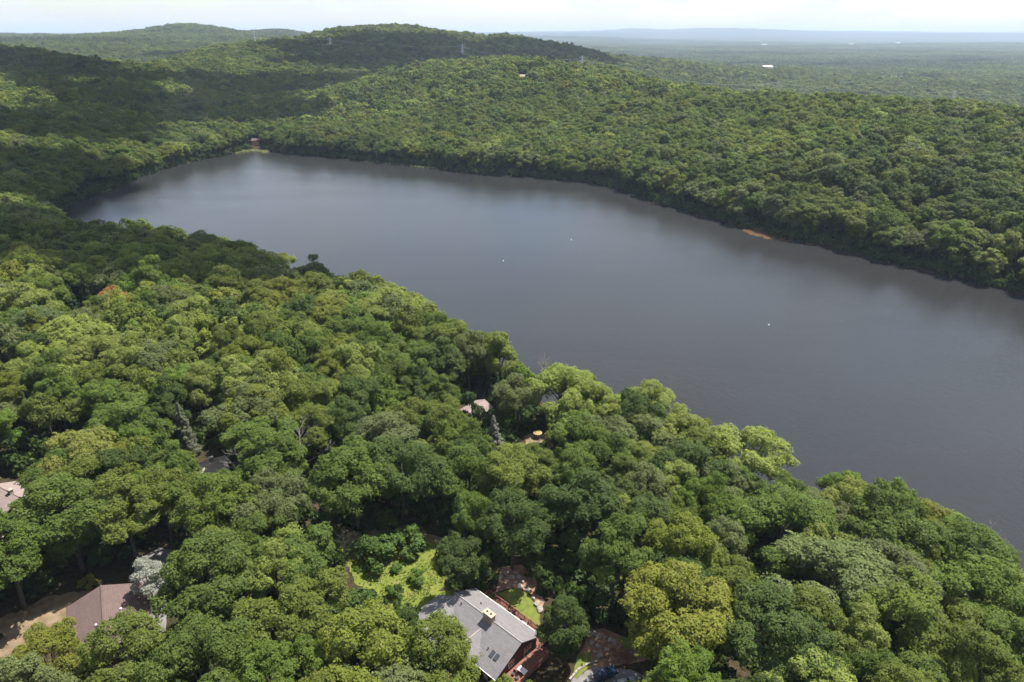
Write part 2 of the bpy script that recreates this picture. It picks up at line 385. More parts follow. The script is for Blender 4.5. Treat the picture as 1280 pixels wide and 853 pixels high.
me.materials.append(MATS['lake_water']); tag(link('lake', me), kind='structure')

def sheet(name, poly, mat, lift, step=1.2, rough_edge=0.0):   # draped ground sheet
    poly = [tuple(p[:2]) for p in poly]
    if rough_edge:
        q = []
        for i in range(len(poly)):
            a_, b_ = np.array(poly[i]), np.array(poly[(i+1) % len(poly)]); m_ = max(1, int(np.linalg.norm(b_-a_)/1.0))
            for j in range(m_): q.append(tuple(a_+(b_-a_)*j/m_+rng.normal(0, rough_edge, 2)))
        poly = q
    bm = bmesh.new(); vs = [bm.verts.new((p[0], p[1], 0)) for p in poly]; bm.faces.new(vs)
    xs = [p[0] for p in poly]; ys = [p[1] for p in poly]
    for c0 in np.arange(math.floor(min(xs)), max(xs), step):
        bmesh.ops.bisect_plane(bm, geom=bm.verts[:]+bm.edges[:]+bm.faces[:], plane_co=(c0, 0, 0), plane_no=(1, 0, 0))
    for c0 in np.arange(math.floor(min(ys)), max(ys), step):
        bmesh.ops.bisect_plane(bm, geom=bm.verts[:]+bm.edges[:]+bm.faces[:], plane_co=(0, c0, 0), plane_no=(0, 1, 0))
    for v in bm.verts: v.co.z = float(gz(v.co.x, v.co.y))+lift
    bm.normal_update()
    for f in bm.faces:
        if f.normal.z < 0: f.normal_flip()
    me = bpy.data.meshes.new(name); bm.to_mesh(me); bm.free(); me.materials.append(MATS[mat])
    return tag(link(name, me), kind='structure')
def pg(L_, z=12.0): return [at(a_, b_, z) for a_, b_ in L_]

# ------------------------------------------------------------------ plant prototypes
def leaf_quads(P, N, size, r, aspect=0.72):
    m = len(P); N = N/np.linalg.norm(N, axis=1, keepdims=True)
    a = np.cross(N, r.normal(size=(m, 3))); a /= np.linalg.norm(a, axis=1, keepdims=True); b = np.cross(N, a)
    s = (size*r.uniform(0.6, 1.3, m))[:, None]; fold = N*s*r.uniform(0.05, 0.3, m)[:, None]
    c0 = P-a*s*0.55; c1 = P+b*s*0.5*aspect-fold*0.6+a*s*0.05; c2 = P+a*s*0.55+fold*0.3; c3 = P-b*s*0.5*aspect-fold*0.6-a*s*0.05
    return np.stack([c0, c1, c2, c3], 1).reshape(-1, 3)
def mesh_from_quads(name, co, var, mat, tubes=None, tmat='bark'):
    q = np.arange(len(co)).reshape(-1, 4); nl = len(q)
    v4 = np.repeat(var, 4)
    if tubes is not None and tubes.v:
        tv = np.array(tubes.v); tf = np.array([f for f in tubes.f if len(f) == 4])+len(co)
        co = np.concatenate([co, tv]); q = np.concatenate([q, tf]); v4 = np.concatenate([v4, np.zeros(len(tv))])
    me = bpy.data.meshes.new(name); quads_mesh(me, co, q)
    me.materials.append(MATS[mat])
    if tubes is not None and tubes.v:
        me.materials.append(MATS[tmat]); mi = np.zeros(len(q), np.int32); mi[nl:] = 1; me.polygons.foreach_set('material_index', mi)
    at_ = me.attributes.new('leafvar', 'FLOAT', 'POINT'); at_.data.foreach_set('value', v4.astype(np.float32))
    return me
FORMS = {  # R, Rz, zc, lobes, lobe radius range, lowest direction
    'round':  (6.8, 7.0, 13.2, 40, (0.24, 0.40), -0.55),
    'tall':   (5.6, 8.6, 13.6, 38, (0.26, 0.42), -0.6),
    'spread': (8.0, 5.4, 14.0, 46, (0.20, 0.34), -0.5),
    'lobed':  (6.8, 7.4, 13.2, 22, (0.34, 0.50), -0.55),
}
def crown(form, seed, nleaf, size, noise=0.5, nsub=8, clump=1, cr=0.45, dome=False):
    """leaf faces on twig clumps that sit on boughs: two levels of lobes"""
    r = np.random.default_rng(seed); R, Rz, zc, nl, (l0, l1), lowd = FORMS[form]
    ph = r.uniform(0, 6.28, 4); cs = []; rs = []; lob = []; nm = max(5, int(nl*0.42)); ctr0 = np.array([0, 0, zc-0.35*Rz])
    for i in range(nm):
        z = lowd+(1-lowd)*(i+0.5)/nm; z = np.clip(z+r.normal(0, 0.1), lowd, 1); az = i*2.39996+r.normal(0, 0.35)
        b = 1+0.20*math.sin(2*az+ph[0])+0.14*math.sin(3*az+ph[1]); q = math.sqrt(max(0, 1-z*z)); k_ = r.uniform(0.60, 0.74) if dome else r.uniform(0.50, 0.82)
        rl = R*r.uniform(l0, l1)*(1.3 if dome else 1.12); tone = r.random()
        c = np.array([q*math.cos(az)*R*b*k_, q*math.sin(az)*R*b*k_, zc+z*Rz*k_*(1+0.15*math.sin(az+ph[2]))+r.normal(0, 0.5)])
        o_ = c-ctr0; o_ /= np.linalg.norm(o_)
        for j in range(nsub):
            d = r.normal(size=3); d /= np.linalg.norm(d)
            if d @ o_ < -0.15: d = -d
            d = d+0.35*o_; d /= np.linalg.norm(d)
            cs.append(c+d*rl*r.uniform(0.62, 0.98)*np.array([1, 1, 0.85])); rs.append(rl*r.uniform(0.28, 0.62)); lob.append(0.6*tone+0.4*r.random())
        cs.append(c); rs.append(rl*0.72); lob.append(tone)
    cs = np.array(cs); rs = np.array(rs); lob = np.array(lob); nl = len(cs); nleaf = nleaf//clump; m = int(nleaf*2.6)
    p = rs**2/np.sum(rs**2); li = r.choice(nl, m, p=p)
    d = r.normal(size=(m, 3)); d /= np.linalg.norm(d, axis=1, keepdims=True)
    ow = cs-np.array([0, 0, zc-0.45*Rz]); ow /= np.linalg.norm(ow, axis=1, keepdims=True)
    keep = (d*ow[li]).sum(1) > -0.35; li = li[keep]; d = d[keep]
    rad = rs[li]*(r.uniform(0.70, 1.10, len(li))+np.where(r.random(len(li)) < 0.13, r.uniform(0, 0.6, len(li)), 0))
    P = cs[li]+d*rad[:, None]*np.array([1, 1, 0.86])
    ok = np.ones(len(P), bool)
    for j in range(nl):
        near = np.abs(P[:, 2]-cs[j, 2]) < rs[j]
        w_ = np.nonzero(near & ok & (li != j))[0]; ins = np.sum(((P[w_]-cs[j])/np.array([1, 1, 0.86]))**2, 1) < (0.72*rs[j])**2; ok[w_[ins]] = False
    P = P[ok][:nleaf]; d = d[ok][:nleaf]; li = li[ok][:nleaf]
    tone = 0.55*lob[li]+0.45*r.random(len(P))
    if clump > 1:                       # each twig clump is a small dome of leaves
        cn = d+np.array([0, 0, 0.5])+r.normal(0, 0.25, d.shape); cn /= np.linalg.norm(cn, axis=1, keepdims=True)
        P = np.repeat(P, clump, 0); cn = np.repeat(cn, clump, 0); d = np.repeat(d, clump, 0); tone = np.repeat(tone, clump); k_ = np.repeat(r.uniform(0.6, 1.35, len(tone)//clump), clump)*cr
        off_ = r.normal(size=P.shape); off_ -= cn*np.sum(off_*cn, 1, keepdims=True); off_ *= (k_*np.sqrt(r.random(len(P))))[:, None]/np.linalg.norm(off_, axis=1, keepdims=True)
        q2 = np.sum(off_**2, 1)/np.maximum(k_, 1e-6); P = P+off_-cn*(0.55*q2)[:, None]; d = cn+off_/np.maximum(k_, 1e-6)[:, None]*0.55
    N = d+np.array([0, 0, 0.35])+r.normal(0, noise, P.shape)
    var = np.clip(0.6*tone+0.4*r.random(len(P)), 0, 1)
    return leaf_quads(P, N, size, r), var, cs, rs
def trunk(form, seed, cs, sides=7, limbs=7):
    r = np.random.default_rng(seed+500); R, Rz, zc, *_ = FORMS[form]; t = MB()
    bx, by = r.normal(0, 0.5, 2); top = zc+Rz*0.25
    t.tube([(0, 0, -1.0), (bx*0.1, by*0.1, 1.0), (bx*0.5, by*0.5, top*0.45), (bx, by, top*0.75), (bx*1.2, by*1.2, top)], [0.55, 0.42, 0.33, 0.22, 0.08], sides)
    pick = r.choice(len(cs), min(limbs, len(cs)), replace=False)
    for j in pick:
        c = Vector(cs[j]); z0 = float(r.uniform(0.42, 0.68))*top; s0 = Vector((bx*z0/top, by*z0/top, z0)); mid = s0.lerp(c, 0.55)+Vector((0, 0, 0.6))
        t.tube([s0, mid, c], [0.17, 0.11, 0.04], 5)
    return t
PROTO_C = bpy.data.collections.new('plant_prototypes')      # not linked to the scene
def proto_obj(name, me): o = bpy.data.objects.new(name, me); PROTO_C.objects.link(o); return o
NEAR = []
fl = ['round', 'round', 'round', 'tall', 'tall', 'spread', 'spread', 'spread', 'lobed', 'lobed', 'round', 'lobed']
for i, f in enumerate(fl):
    co, var, cs, rs = crown(f, 100+i, 30000, 0.33, 0.42, 8, 13, 0.62)
    NEAR.append((f, mesh_from_quads('crown', co, var, 'leaves'), trunk(f, 100+i, cs).mesh('trunk', 'bark', True)))
names = []
for i in range(8):       # middle distance
    f = fl[i+1]; co, var, cs, rs = crown(f, 200+i, 6500, 0.68, 0.36, 6, 6, 0.8, True)
    proto_obj('a_mid_%02d' % i, mesh_from_quads('mid_tree', co, var, 'leaves', trunk(f, 200+i, cs, 5, 3)))
for i in range(6):       # far
    f = fl[i+2]; co, var, cs, rs = crown(f, 300+i, 1100, 1.6, 0.36, 5, 1, 0.45, True)
    proto_obj('b_far_%02d' % i, mesh_from_quads('far_tree', co, var, 'leaves'))
for i in range(5):       # patches of very distant wood, 70 m across
    r = np.random.default_rng(400+i); cos = []; vs = []
    for j in range(46):
        f = fl[r.integers(0, 12)]; co, var, cs, rs = crown(f, 1000+i*60+j, 46, 5.0, 0.3, 2)
        s = r.uniform(0.65, 1.2); off = np.array([r.uniform(-37, 37), r.uniform(-37, 37), r.uniform(-3, 1)])
        cos.append(co*s+off); vs.append(np.clip(var*0.4+r.random()*0.75-0.08, 0, 1))
    proto_obj('c_patch_%02d' % i, mesh_from_quads('distant_wood', np.concatenate(cos), np.concatenate(vs), 'leaves'))
N_MID, N_FAR, N_PATCH = 8, 6, 5

TINTS = {'olive green': (0.116, 0.146, 0.026), 'mid green': (0.092, 0.134, 0.024), 'bright yellow-green': (0.190, 0.226, 0.050), 'dark green': (0.064, 0.096, 0.022),
         'grey-green': (0.124, 0.150, 0.052), 'golden olive': (0.142, 0.162, 0.024), 'fresh green': (0.112, 0.164, 0.026), 'rusty brown': (0.21, 0.13, 0.045)}
TN = list(TINTS); TV = np.array([TINTS[q] for q in TN])

# ------------------------------------------------------------------ where trees may stand
SUNNY = [(-8, 194, 10), (-3, 197, 6), (-80, 162, 9), (-122, 148, 9), (-116, 142, 8), (-90, 110, 9), (5, 108, 9), (10, 175, 8), (18, 100, 8), (-30, 118, 10), (-36, 124, 9), (-20, 124, 8), (-26, 130, 7), (-100, 108, 8), (-75, 112, 8), (-76, 119, 8), (-104, 104, 8), (-72, 124, 6)]   # kept open to the sun
CLEAR = [
 [(413, 678), (470, 660), (550, 672), (556, 690), (545, 738), (600, 736), (625, 708), (650, 705), (668, 740), (678, 790), (678, 815), (655, 836), (618, 830), (580, 806), (548, 782), (520, 768), (500, 752), (478, 747), (440, 705)],
 [(0, 790), (60, 745), (110, 735), (150, 700), (195, 688), (215, 690), (202, 740), (197, 785), (150, 780), (80, 782), (30, 800), (0, 850)],
 [(718, 818), (745, 785), (775, 795), (803, 808), (792, 860), (712, 860)],
 [(582, 495), (606, 495), (608, 516), (584, 518)],
 [(660, 538), (684, 538), (686, 553), (662, 557)],
 [(248, 569), (270, 569), (266, 584), (250, 585)],
 [(-20, 604), (36, 600), (24, 618), (8, 640), (-20, 655)],
 [(303, 187), (336, 187), (337, 190), (300, 190)],
]
def blocked(x, y, z0, r, h):
    """crown or foot of a tree would cover a clearing"""
    zc = z0+h*0.62
    pts = [(0, 0, z0), (0, 0, z0+h*0.98), (0, 0, zc), (r*0.9, 0, zc), (-r*0.9, 0, zc), (r*0.65, 0, z0+h*0.87), (-r*0.65, 0, z0+h*0.87), (r*0.6, 0, z0+h*0.4), (-r*0.6, 0, z0+h*0.4), (0, -r*0.8, zc), (0, r*0.8, z0+h*0.75), (r*0.85, 0, z0+h*0.76), (-r*0.85, 0, z0+h*0.76), (r*0.35, 0, z0+h*0.95), (-r*0.35, 0, z0+h*0.95), (0, 0, z0+h*0.8), (0, 0, z0+h*0.45)]
    bad = np.zeros(np.shape(x), bool)
    for a_, b_, z_ in pts:
        p = proj(x+a_, y+b_, z_+0*np.asarray(x))
        for c_ in CLEAR: bad |= in_poly(p[0], p[1], c_)
        for c_, yl in SPEC_CLEAR: bad |= in_poly(p[0], p[1], c_) & (np.asarray(y) < yl+2)
    return bad
# hand-read crowns: photo px, py of crown centre, radius in px, tint, form
HAND = [(268, 728, 74, 'mid green', 'round'), (368, 772, 64, 'olive green', 'spread'), (62, 830, 54, 'golden olive', 'spread'), (160, 832, 56, 'olive green', 'round'), (250, 838, 60, 'mid green', 'lobed'),
        (455, 832, 66, 'golden olive', 'round'), (545, 838, 58, 'olive green', 'round'), (345, 842, 62, 'fresh green', 'spread'), (632, 884, 40, 'olive green', 'spread'), (708, 786, 35, 'dark green', 'round'), (575, 703, 34, 'dark green', 'round'),
        (82, 646, 62, 'mid green', 'round'), (156, 640, 38, 'olive green', 'tall'), (200, 622, 48, 'olive green', 'spread'), (272, 632, 52, 'fresh green', 'spread'), (325, 674, 48, 'mid green', 'spread'),
        (855, 778, 74, 'golden olive', 'lobed'), (726, 556, 38, 'mid green', 'round'), (722, 636, 44, 'dark green', 'tall'), (640, 655, 40, 'dark green', 'lobed'), (100, 425, 40, 'bright yellow-green', 'lobed'), (55, 455, 30, 'bright yellow-green', 'lobed'),
        (35, 384, 38, 'bright yellow-green', 'round'), (238, 398, 30, 'bright yellow-green', 'round'), (226, 480, 28, 'fresh green', 'round'), (312, 446, 38, 'golden olive', 'spread'), (142, 376, 20, 'rusty brown', 'spread'), (390, 366, 36, 'olive green', 'round'),
        (480, 384, 40, 'bright yellow-green', 'round'), (548, 455, 40, 'dark green', 'tall'), (700, 490, 46, 'bright yellow-green', 'lobed'), (815, 510, 42, 'bright yellow-green', 'round'), (930, 570, 46, 'bright yellow-green', 'lobed'), (1120, 626, 22, 'fresh green', 'lobed'),
        (1040, 730, 66, 'grey-green', 'lobed'), (1240, 760, 60, 'fresh green', 'round'), (980, 660, 60, 'mid green', 'lobed'), (1110, 780, 60, 'olive green', 'round'), (960, 800, 60, 'dark green', 'lobed'), (770, 700, 44, 'mid green', 'tall'), (2, 688, 46, 'mid green', 'tall'),
        (1180, 660, 26, 'bright yellow-green', 'round'), (1060, 620, 30, 'fresh green', 'round'), (340, 580, 50, 'mid green', 'tall'), (440, 600, 50, 'mid green', 'lobed'), (500, 590, 46, 'dark green', 'lobed'), (640, 600, 46, 'olive green', 'round')]
trees = []     # dict list
for hx, hy, hr, tn, fm in HAND:
    z = 12+13.5
    for _ in range(4):
        p = at(hx, hy, z); g = float(gz(p[0], p[1])); dep = proj(p[0], p[1], z)[2]; rad = hr*dep/FPX; s = rad/FORMS[fm][0]*0.95; s = min(max(s, 0.55), 1.35)
        hs = min(max(s, 0.72), 1.12); z = g+FORMS[fm][2]*hs
    trees.append(dict(x=p[0], y=p[1], z=g, s=s, hs=hs, tint=tn, form=fm))
# single conifers and dead trees: photo px of the middle, size
HAZE_DENSITY = 6.0e-5
CLOUD_SHADOWS = [(-182, 300, 98, 58), (-285, 345, 120, 85), (-400, 520, 130, 120), (-500, 720, 130, 130), (-470, 900, 190, 110), (-330, 950, 110, 70), (-520, 1080, 260, 140), (-430, 1330, 250, 130), (-820, 1250, 260, 190), (-260, 1600, 300, 120),
                 (-330, 1790, 380, 190), (-400, 2010, 280, 100), (70, 1960, 260, 180), (-60, 1560, 200, 80), (-1100, 2600, 260, 120), (-900, 420, 300, 200),
                 (1350, 3900, 480, 90), (2600, 4300, 600, 110), (1900, 5600, 700, 130), (700, 5600, 420, 140), (3600, 6300, 700, 160), (2600, 8200, 900, 220), (1200, 8800, 700, 260)]
SPEC_CONI = [(228, 535, (1.0, 1.05), (0.095, 0.105, 0.062), 'grey-green pointed spruce among olive broadleaf trees', None), (617, 545, (1.05, 0.78), (0.15, 0.145, 0.12), 'silvery grey fir below the pink-roofed cottage', None),
             (108, 366, (1.0, 1.05), (0.03, 0.055, 0.02), 'taller of two dark conifers at the bright woods edge', None), (88, 374, (0.95, 0.85), (0.03, 0.055, 0.022), 'shorter of two dark conifers at the bright woods edge', None),
             (1165, 240, (1.0, 1.0), (0.07, 0.12, 0.03), 'fresh green conifer among the peninsula broadleaf trees', None)]
SPEC_DEAD = [(302, 592, 15.0, 'bare grey dead tree beside the pale roof in the woods'), (378, 566, 17.0, 'leafless branching dead tree under tall green trees'), (679, 458, 8.5, 'bare grey tree top sticking out above the near shore'),
             (1236, 690, 12.0, 'pale bare snag at the water edge right of the shore trees'), (430, 690-8, 7.0, 'thin bare snag at the back edge of the grassy clearing')]
SPEC_POS = {}; SPEC_CLEAR = []
for sx_, sy_, hh, wd_ in [(q[0], q[1], 16*q[2][1], 3.0) for q in SPEC_CONI]+[(q[0], q[1], q[2], 2.2) for q in SPEC_DEAD]:
    z = 10.0
    for _ in range(6): p = at(sx_, sy_, z+hh*0.55); z = float(gz(p[0], p[1]))
    SPEC_POS[(sx_, sy_)] = (p[0], p[1], z); top = proj(p[0], p[1], z+hh); bot = proj(p[0], p[1], z+hh*0.35); w_ = wd_*FPX/top[2]
    SPEC_CLEAR.append(([(bot[0]-w_, bot[1]), (bot[0]+w_, bot[1]), (top[0]+w_*0.3, top[1]), (top[0]-w_*0.3, top[1])], p[1]))
FAR_H = at(318, 174, t=795); HILL_H = at(655, 92, t=1020)
SPEC_CLEAR += [([(313, 169), (324, 169), (326, 184), (313, 184)], FAR_H[1]+8), ([(648, 89), (662, 89), (662, 96), (648, 96)], HILL_H[1]+9)]
for q in (FAR_H, HILL_H): SPEC_POS[q[:2]] = (q[0], q[1]+3, 0)
# jittered-grid fill
def grid_pts(x0, x1, y0, y1, sp, jit):
    xs = np.arange(x0, x1, sp); ys = np.arange(y0, y1, sp*0.87); X, Y = np.meshgrid(xs, ys); X = X+(np.arange(len(ys)) % 2)[:, None]*sp*0.5
    X = X+rng.uniform(-jit, jit, X.shape)*sp; Y = Y+rng.uniform(-jit, jit, Y.shape)*sp; return X.ravel(), Y.ravel()
def in_view(x, y, m=1.28, ylo=40): return (np.abs(x) < (0.75*np.hypot(y, 60)*1.0)*m+70) & (y > ylo)
def tint_pick(x, y, sd, m):
    """tint index by place: pale by the near shore, mixed elsewhere"""
    w = np.tile(np.array([0.30, 0.25, 0.07, 0.13, 0.12, 0.06, 0.07, 0.0]), (m, 1))
    ns = (sd < 38) & (y < 420); w[ns] = [0.2, 0.1, 0.38, 0.03, 0.14, 0.03, 0.12, 0]
    bl = (x < -70) & (y > 150) & (y < 330); w[bl & ~ns] = [0.34, 0.14, 0.16, 0.06, 0.14, 0.10, 0.06, 0.0]
    br = (x > 10) & (y < 170); w[br & ~ns] = [0.24, 0.32, 0.06, 0.16, 0.12, 0.05, 0.05, 0.0]
    w = w/w.sum(1, keepdims=True); c = np.cumsum(w, 1); return (rng.random(m)[:, None] > c).sum(1).clip(0, 7)
X, Y = grid_pts(-900, 900, 30, 1000, 9.1, 0.42)
sd = lake_sd(X, Y); Z = gz(X, Y)
ok = (sd > 1.0) & in_view(X, Y) & (np.hypot(X, Y) < 900) & (rng.random(len(X)) < np.where(np.hypot(X, Y) > 330, 0.86, 1.0))
X, Y, Z, sd = X[ok], Y[ok], Z[ok], sd[ok]
S = np.clip(rng.normal(0.90, 0.17, len(X))*np.where(np.hypot(X, Y) > 330, 1.16, 1.0), 0.55, 1.5); HS = np.clip(S*0.45+0.5+rng.normal(0, 0.11, len(X)), 0.66, 1.2)
HS = np.where(sd < 9, HS*0.86, HS)
bad = blocked(X, Y, Z, 8.2*S, 21.5*HS)
for a_, b_, r_ in SUNNY: bad |= np.hypot(X-a_, Y-b_) < r_
for q in SPEC_POS.values(): bad |= np.hypot(X-q[0], Y-q[1]) < 6.0
for t in trees: bad |= np.hypot(X-t['x'], Y-t['y']) < 0.72*(6.6*t['s']+5.6*S)
X, Y, Z, S, HS, sd = [q[~bad] for q in (X, Y, Z, S, HS, sd)]
ti = tint_pick(X, Y, sd, len(X)); fi = rng.choice(4, len(X), p=[0.36, 0.18, 0.24, 0.22]); FN = ['round', 'tall', 'spread', 'lobed']
for i in range(len(X)): trees.append(dict(x=X[i], y=Y[i], z=Z[i], s=S[i], hs=HS[i], tint=TN[ti[i]], form=FN[fi[i]]))
for t in trees:
    a_ = proj(t['x'], t['y'], t['z']+13*t['hs']); t['dep'] = a_[2]; t['px'] = a_[0]; t['py'] = a_[1]; t['size'] = 6.6*t['s']/a_[2]
    t['inview'] = -60*0 - 6.6*t['s']*FPX/a_[2] < a_[0] < 1280+6.6*t['s']*FPX/a_[2] and a_[1] < 853+9*FPX/a_[2]
vis = sorted([t for t in trees if t['inview']], key=lambda t: -t['size'])
IND = vis[:300]; ids = set(id(t) for t in IND); REST = [t for t in trees if id(t) not in ids]
DEPTH300 = IND[-1]['dep']

def jit_tint(c, amt=0.13):
    c = np.array(c)*rng.uniform(1-amt, 1+amt); return c*(1+rng.normal(0, 0.022, 3))

# landmarks used to tell trees apart
LM = [('the grey-roofed house', -4, 98), ('the brown-roofed house', -80, 100), ('the grassy clearing', -28, 117), ('the garden rock pile', 16, 97),
      ('the pink-roofed cottage', -11, 190), ('the yellow parasol', 7, 171), ('the tan-roofed house', -85, 158),
      ('the two pinkish roofs', -126, 140), ('the grey-green spruce', *SPEC_POS[(228, 535)][:2]), ('the two dark conifers', *SPEC_POS[(108, 366)][:2]),
      ('the rusty brown tree', *[(t['x'], t['y']) for t in trees if t['tint'] == 'rusty brown'][0])]
def relation(t):
    sdv = float(lake_sd(t['x'], t['y'])); d = sorted((math.hypot(t['x']-a_, t['y']-b_), n_) for n_, a_, b_ in LM)[0]
    if sdv < 12: place = 'on the near shore'
    elif sdv < 30: place = 'behind shore trees'
    elif d[0] < 22: place = 'right beside'
    else: place = 'in woods'
    return place, d[1], d[0], sdv
FDESC = {'round': 'round-crowned', 'tall': 'tall domed', 'spread': 'wide spreading', 'lobed': 'lumpy-crowned'}
from collections import defaultdict
bucket = defaultdict(list)
for t in IND:
    pl, lm, dd, sdv = relation(t); t['lm'] = lm; t['lmd'] = dd
    szw = 'large ' if t['s'] > 1.02 else 'small ' if t['s'] < 0.76 else ''
    ph = f'right beside {lm}' if pl == 'right beside' else f'{pl} near {lm}'
    t['base'] = f"{szw}{FDESC[t['form']]} {t['tint']} tree {ph}"; bucket[t['base']].append(t)
ORD = ['the nearest', 'second nearest', 'third nearest', 'fourth nearest', 'fifth nearest', 'sixth nearest']
for b_, L_ in bucket.items():
    L_.sort(key=lambda t: t['lmd'])
    for i, t in enumerate(L_): t['label'] = b_ if len(L_) == 1 else b_+', '+ORD[min(i, 5)]
for t in IND:
    if len(t['label'].replace('-', ' ').split()) > 16: t['label'] = t['label'].replace(' the ', ' ')
byform = defaultdict(list)
for f, c_, t_ in NEAR: byform[f].append((c_, t_))
def place_tree(t, name='broadleaf_tree', group='broadleaf trees of the near wooded bank'):
    e = empty(name, (t['x'], t['y'], t['z']), float(rng.uniform(0, 6.28)), t['label'], 'tree', group)
    e.scale = (t['s'], t['s']*float(rng.uniform(0.9, 1.1)), t['hs'])
    cme, tme = byform[t['form']][int(rng.integers(0, len(byform[t['form']])))]
    c_ = link('crown', cme, e); c_['tint'] = [float(q) for q in jit_tint(TINTS[t['tint']])]
    link('trunk', tme, e); return e
for t in IND: place_tree(t)

# ------------------------------------------------------------------ the rest of the forest: one object
pts, idx, scl, yaw, tnt = [], [], [], [], []
def add_inst(x, y, z, i, s, hs, c):
    c = np.asarray(c)*(1+0.13*math.sin(x/67+1)*math.sin(y/52)+0.10*math.sin(x/170)*math.sin(y/140+2))      # stands of one species
    pts.append((x, y, z)); idx.append(i); scl.append((s, s, hs)); yaw.append(rng.uniform(0, 6.28)); tnt.append(c)
for t in REST: add_inst(t['x'], t['y'], t['z'], int(rng.integers(0, N_MID)), t['s'], t['hs'], jit_tint(TINTS[t['tint']]))
X, Y = grid_pts(-3400, 3400, 0, 3600, 10.6, 0.42)
D = np.hypot(X, Y); ok = (D >= 900) & (D < 3400) & in_view(X, Y, 1.15)
X, Y, D = X[ok], Y[ok], D[ok]; keep = rng.random(len(X)) < np.where(D < 1900, 1.0, 0.85); X, Y, D = X[keep], Y[keep], D[keep]
Z = gz(X, Y); sd = lake_sd(X, Y); okk = sd > 3
EXCL = []      # (x, y, rx, ry) bare places on the plain
qp = at(1090, 95.5, t=2750); EXCL.append((qp[0], qp[1]-60, 150, 330))
wp = at(957, 93.5, t=2650); EXCL.append((wp[0]-4, wp[1]-85, 44, 120))
dp = at(928, 94, t=2640); EXCL.append((dp[0], dp[1], 24, 55))
for a_, b_, t_, rx_, ry_ in ((1010, 88, 3000, 40, 150), (1180, 84, 3150, 60, 160), (870, 84, 3100, 50, 170), (1240, 97, 2600, 40, 120), (1060, 76, 3900, 90, 220), (1190, 70, 4600, 110, 260), (930, 72, 4300, 80, 240), (830, 70, 4500, 90, 240), (1120, 64, 5800, 150, 330)):
    p_ = at(a_, b_, t=t_); EXCL.append((p_[0], p_[1], rx_, ry_))
for ex in EXCL: okk &= ((X-ex[0])/ex[2])**2+((Y-ex[1])/ex[3])**2 > 1
okk &= ~blocked(X, Y, Z, np.full(len(X), 6.0), np.full(len(X), 20.0))
X, Y, Z, D, sd = [q[okk] for q in (X, Y, Z, D, sd)]
ti = tint_pick(X, Y, sd+100, len(X))
for i in range(len(X)):
    s = float(np.clip(rng.normal(1.08, 0.24), 0.6, 1.7))
    add_inst(X[i], Y[i], Z[i], N_MID+int(rng.integers(0, N_FAR)), s*(1.0 if D[i] < 1900 else 1.08), float(np.clip(s*0.5+0.5+rng.normal(0, 0.12), 0.7, 1.5)), jit_tint(TV[ti[i]]))
X, Y = grid_pts(-11500, 11500, 1500, 15500, 62, 0.35)
D = np.hypot(X, Y); ok = (D >= 3370) & (D < 15000) & in_view(X, Y, 1.06)
for ex in EXCL[3:]: ok &= ((X-ex[0])/(ex[2]+30))**2+((Y-ex[1])/(ex[3]+30))**2 > 1
X, Y, D = X[ok], Y[ok], D[ok]; Z = gz(X, Y)
for i in range(len(X)):
    b_ = 0.95+0.3*math.sin(X[i]/420)*math.sin(Y[i]/310+1.3)
    add_inst(X[i], Y[i], Z[i]-1.5, N_MID+N_FAR+int(rng.integers(0, N_PATCH)), 1.0, 1.0, jit_tint(np.array([0.100, 0.128, 0.032])*b_, 0.18))
def instancer(name, pts, idx, scl, yaw, tnt, col):
    me = bpy.data.meshes.new(name); me.vertices.add(len(pts)); me.vertices.foreach_set('co', np.array(pts, np.float32).ravel())
    for nm, ty, dat, key in (('kind_index', 'INT', np.array(idx, np.int32), 'value'), ('yaw', 'FLOAT', np.array(yaw, np.float32), 'value'),
                             ('size', 'FLOAT_VECTOR', np.array(scl, np.float32), 'vector'), ('tint', 'FLOAT_VECTOR', np.array(tnt, np.float32), 'vector')):
        a_ = me.attributes.new(nm, ty, 'POINT'); a_.data.foreach_set(key, dat.ravel())
    o = link(name, me); ng = bpy.data.node_groups.new(name+'_scatter', 'GeometryNodeTree')
    ng.interface.new_socket('Geometry', in_out='INPUT', socket_type='NodeSocketGeometry'); ng.interface.new_socket('Geometry', in_out='OUTPUT', socket_type='NodeSocketGeometry')
    N = ng.nodes.new; gi = N('NodeGroupInput'); go = N('NodeGroupOutput'); ip = N('GeometryNodeInstanceOnPoints'); ci = N('GeometryNodeCollectionInfo')
    ci.inputs['Collection'].default_value = col; ci.inputs['Separate Children'].default_value = True; ci.inputs['Reset Children'].default_value = True
    def na(nm, ty):
        q = N('GeometryNodeInputNamedAttribute'); q.data_type = ty; q.inputs[0].default_value = nm; return q.outputs[0]
    cx = N('ShaderNodeCombineXYZ'); l = ng.links.new
    l(gi.outputs[0], ip.inputs['Points']); l(ci.outputs[0], ip.inputs['Instance']); ip.inputs['Pick Instance'].default_value = True
    l(na('kind_index', 'INT'), ip.inputs['Instance Index']); l(na('yaw', 'FLOAT'), cx.inputs[2]); l(cx.outputs[0], ip.inputs['Rotation']); l(na('size', 'FLOAT_VECTOR'), ip.inputs['Scale'])
    l(ip.outputs[0], go.inputs[0]); md_ = o.modifiers.new('scatter', 'NODES'); md_.node_group = ng; return o
print('instances', len(pts), 'individual trees', len(IND), 'rest', len(REST), 'depth300', DEPTH300)
tag(instancer('forest', pts, idx, scl, yaw, tnt, PROTO_C), 'dense summer broadleaf forest over the far shores, hills and plain', 'forest', kind='stuff')

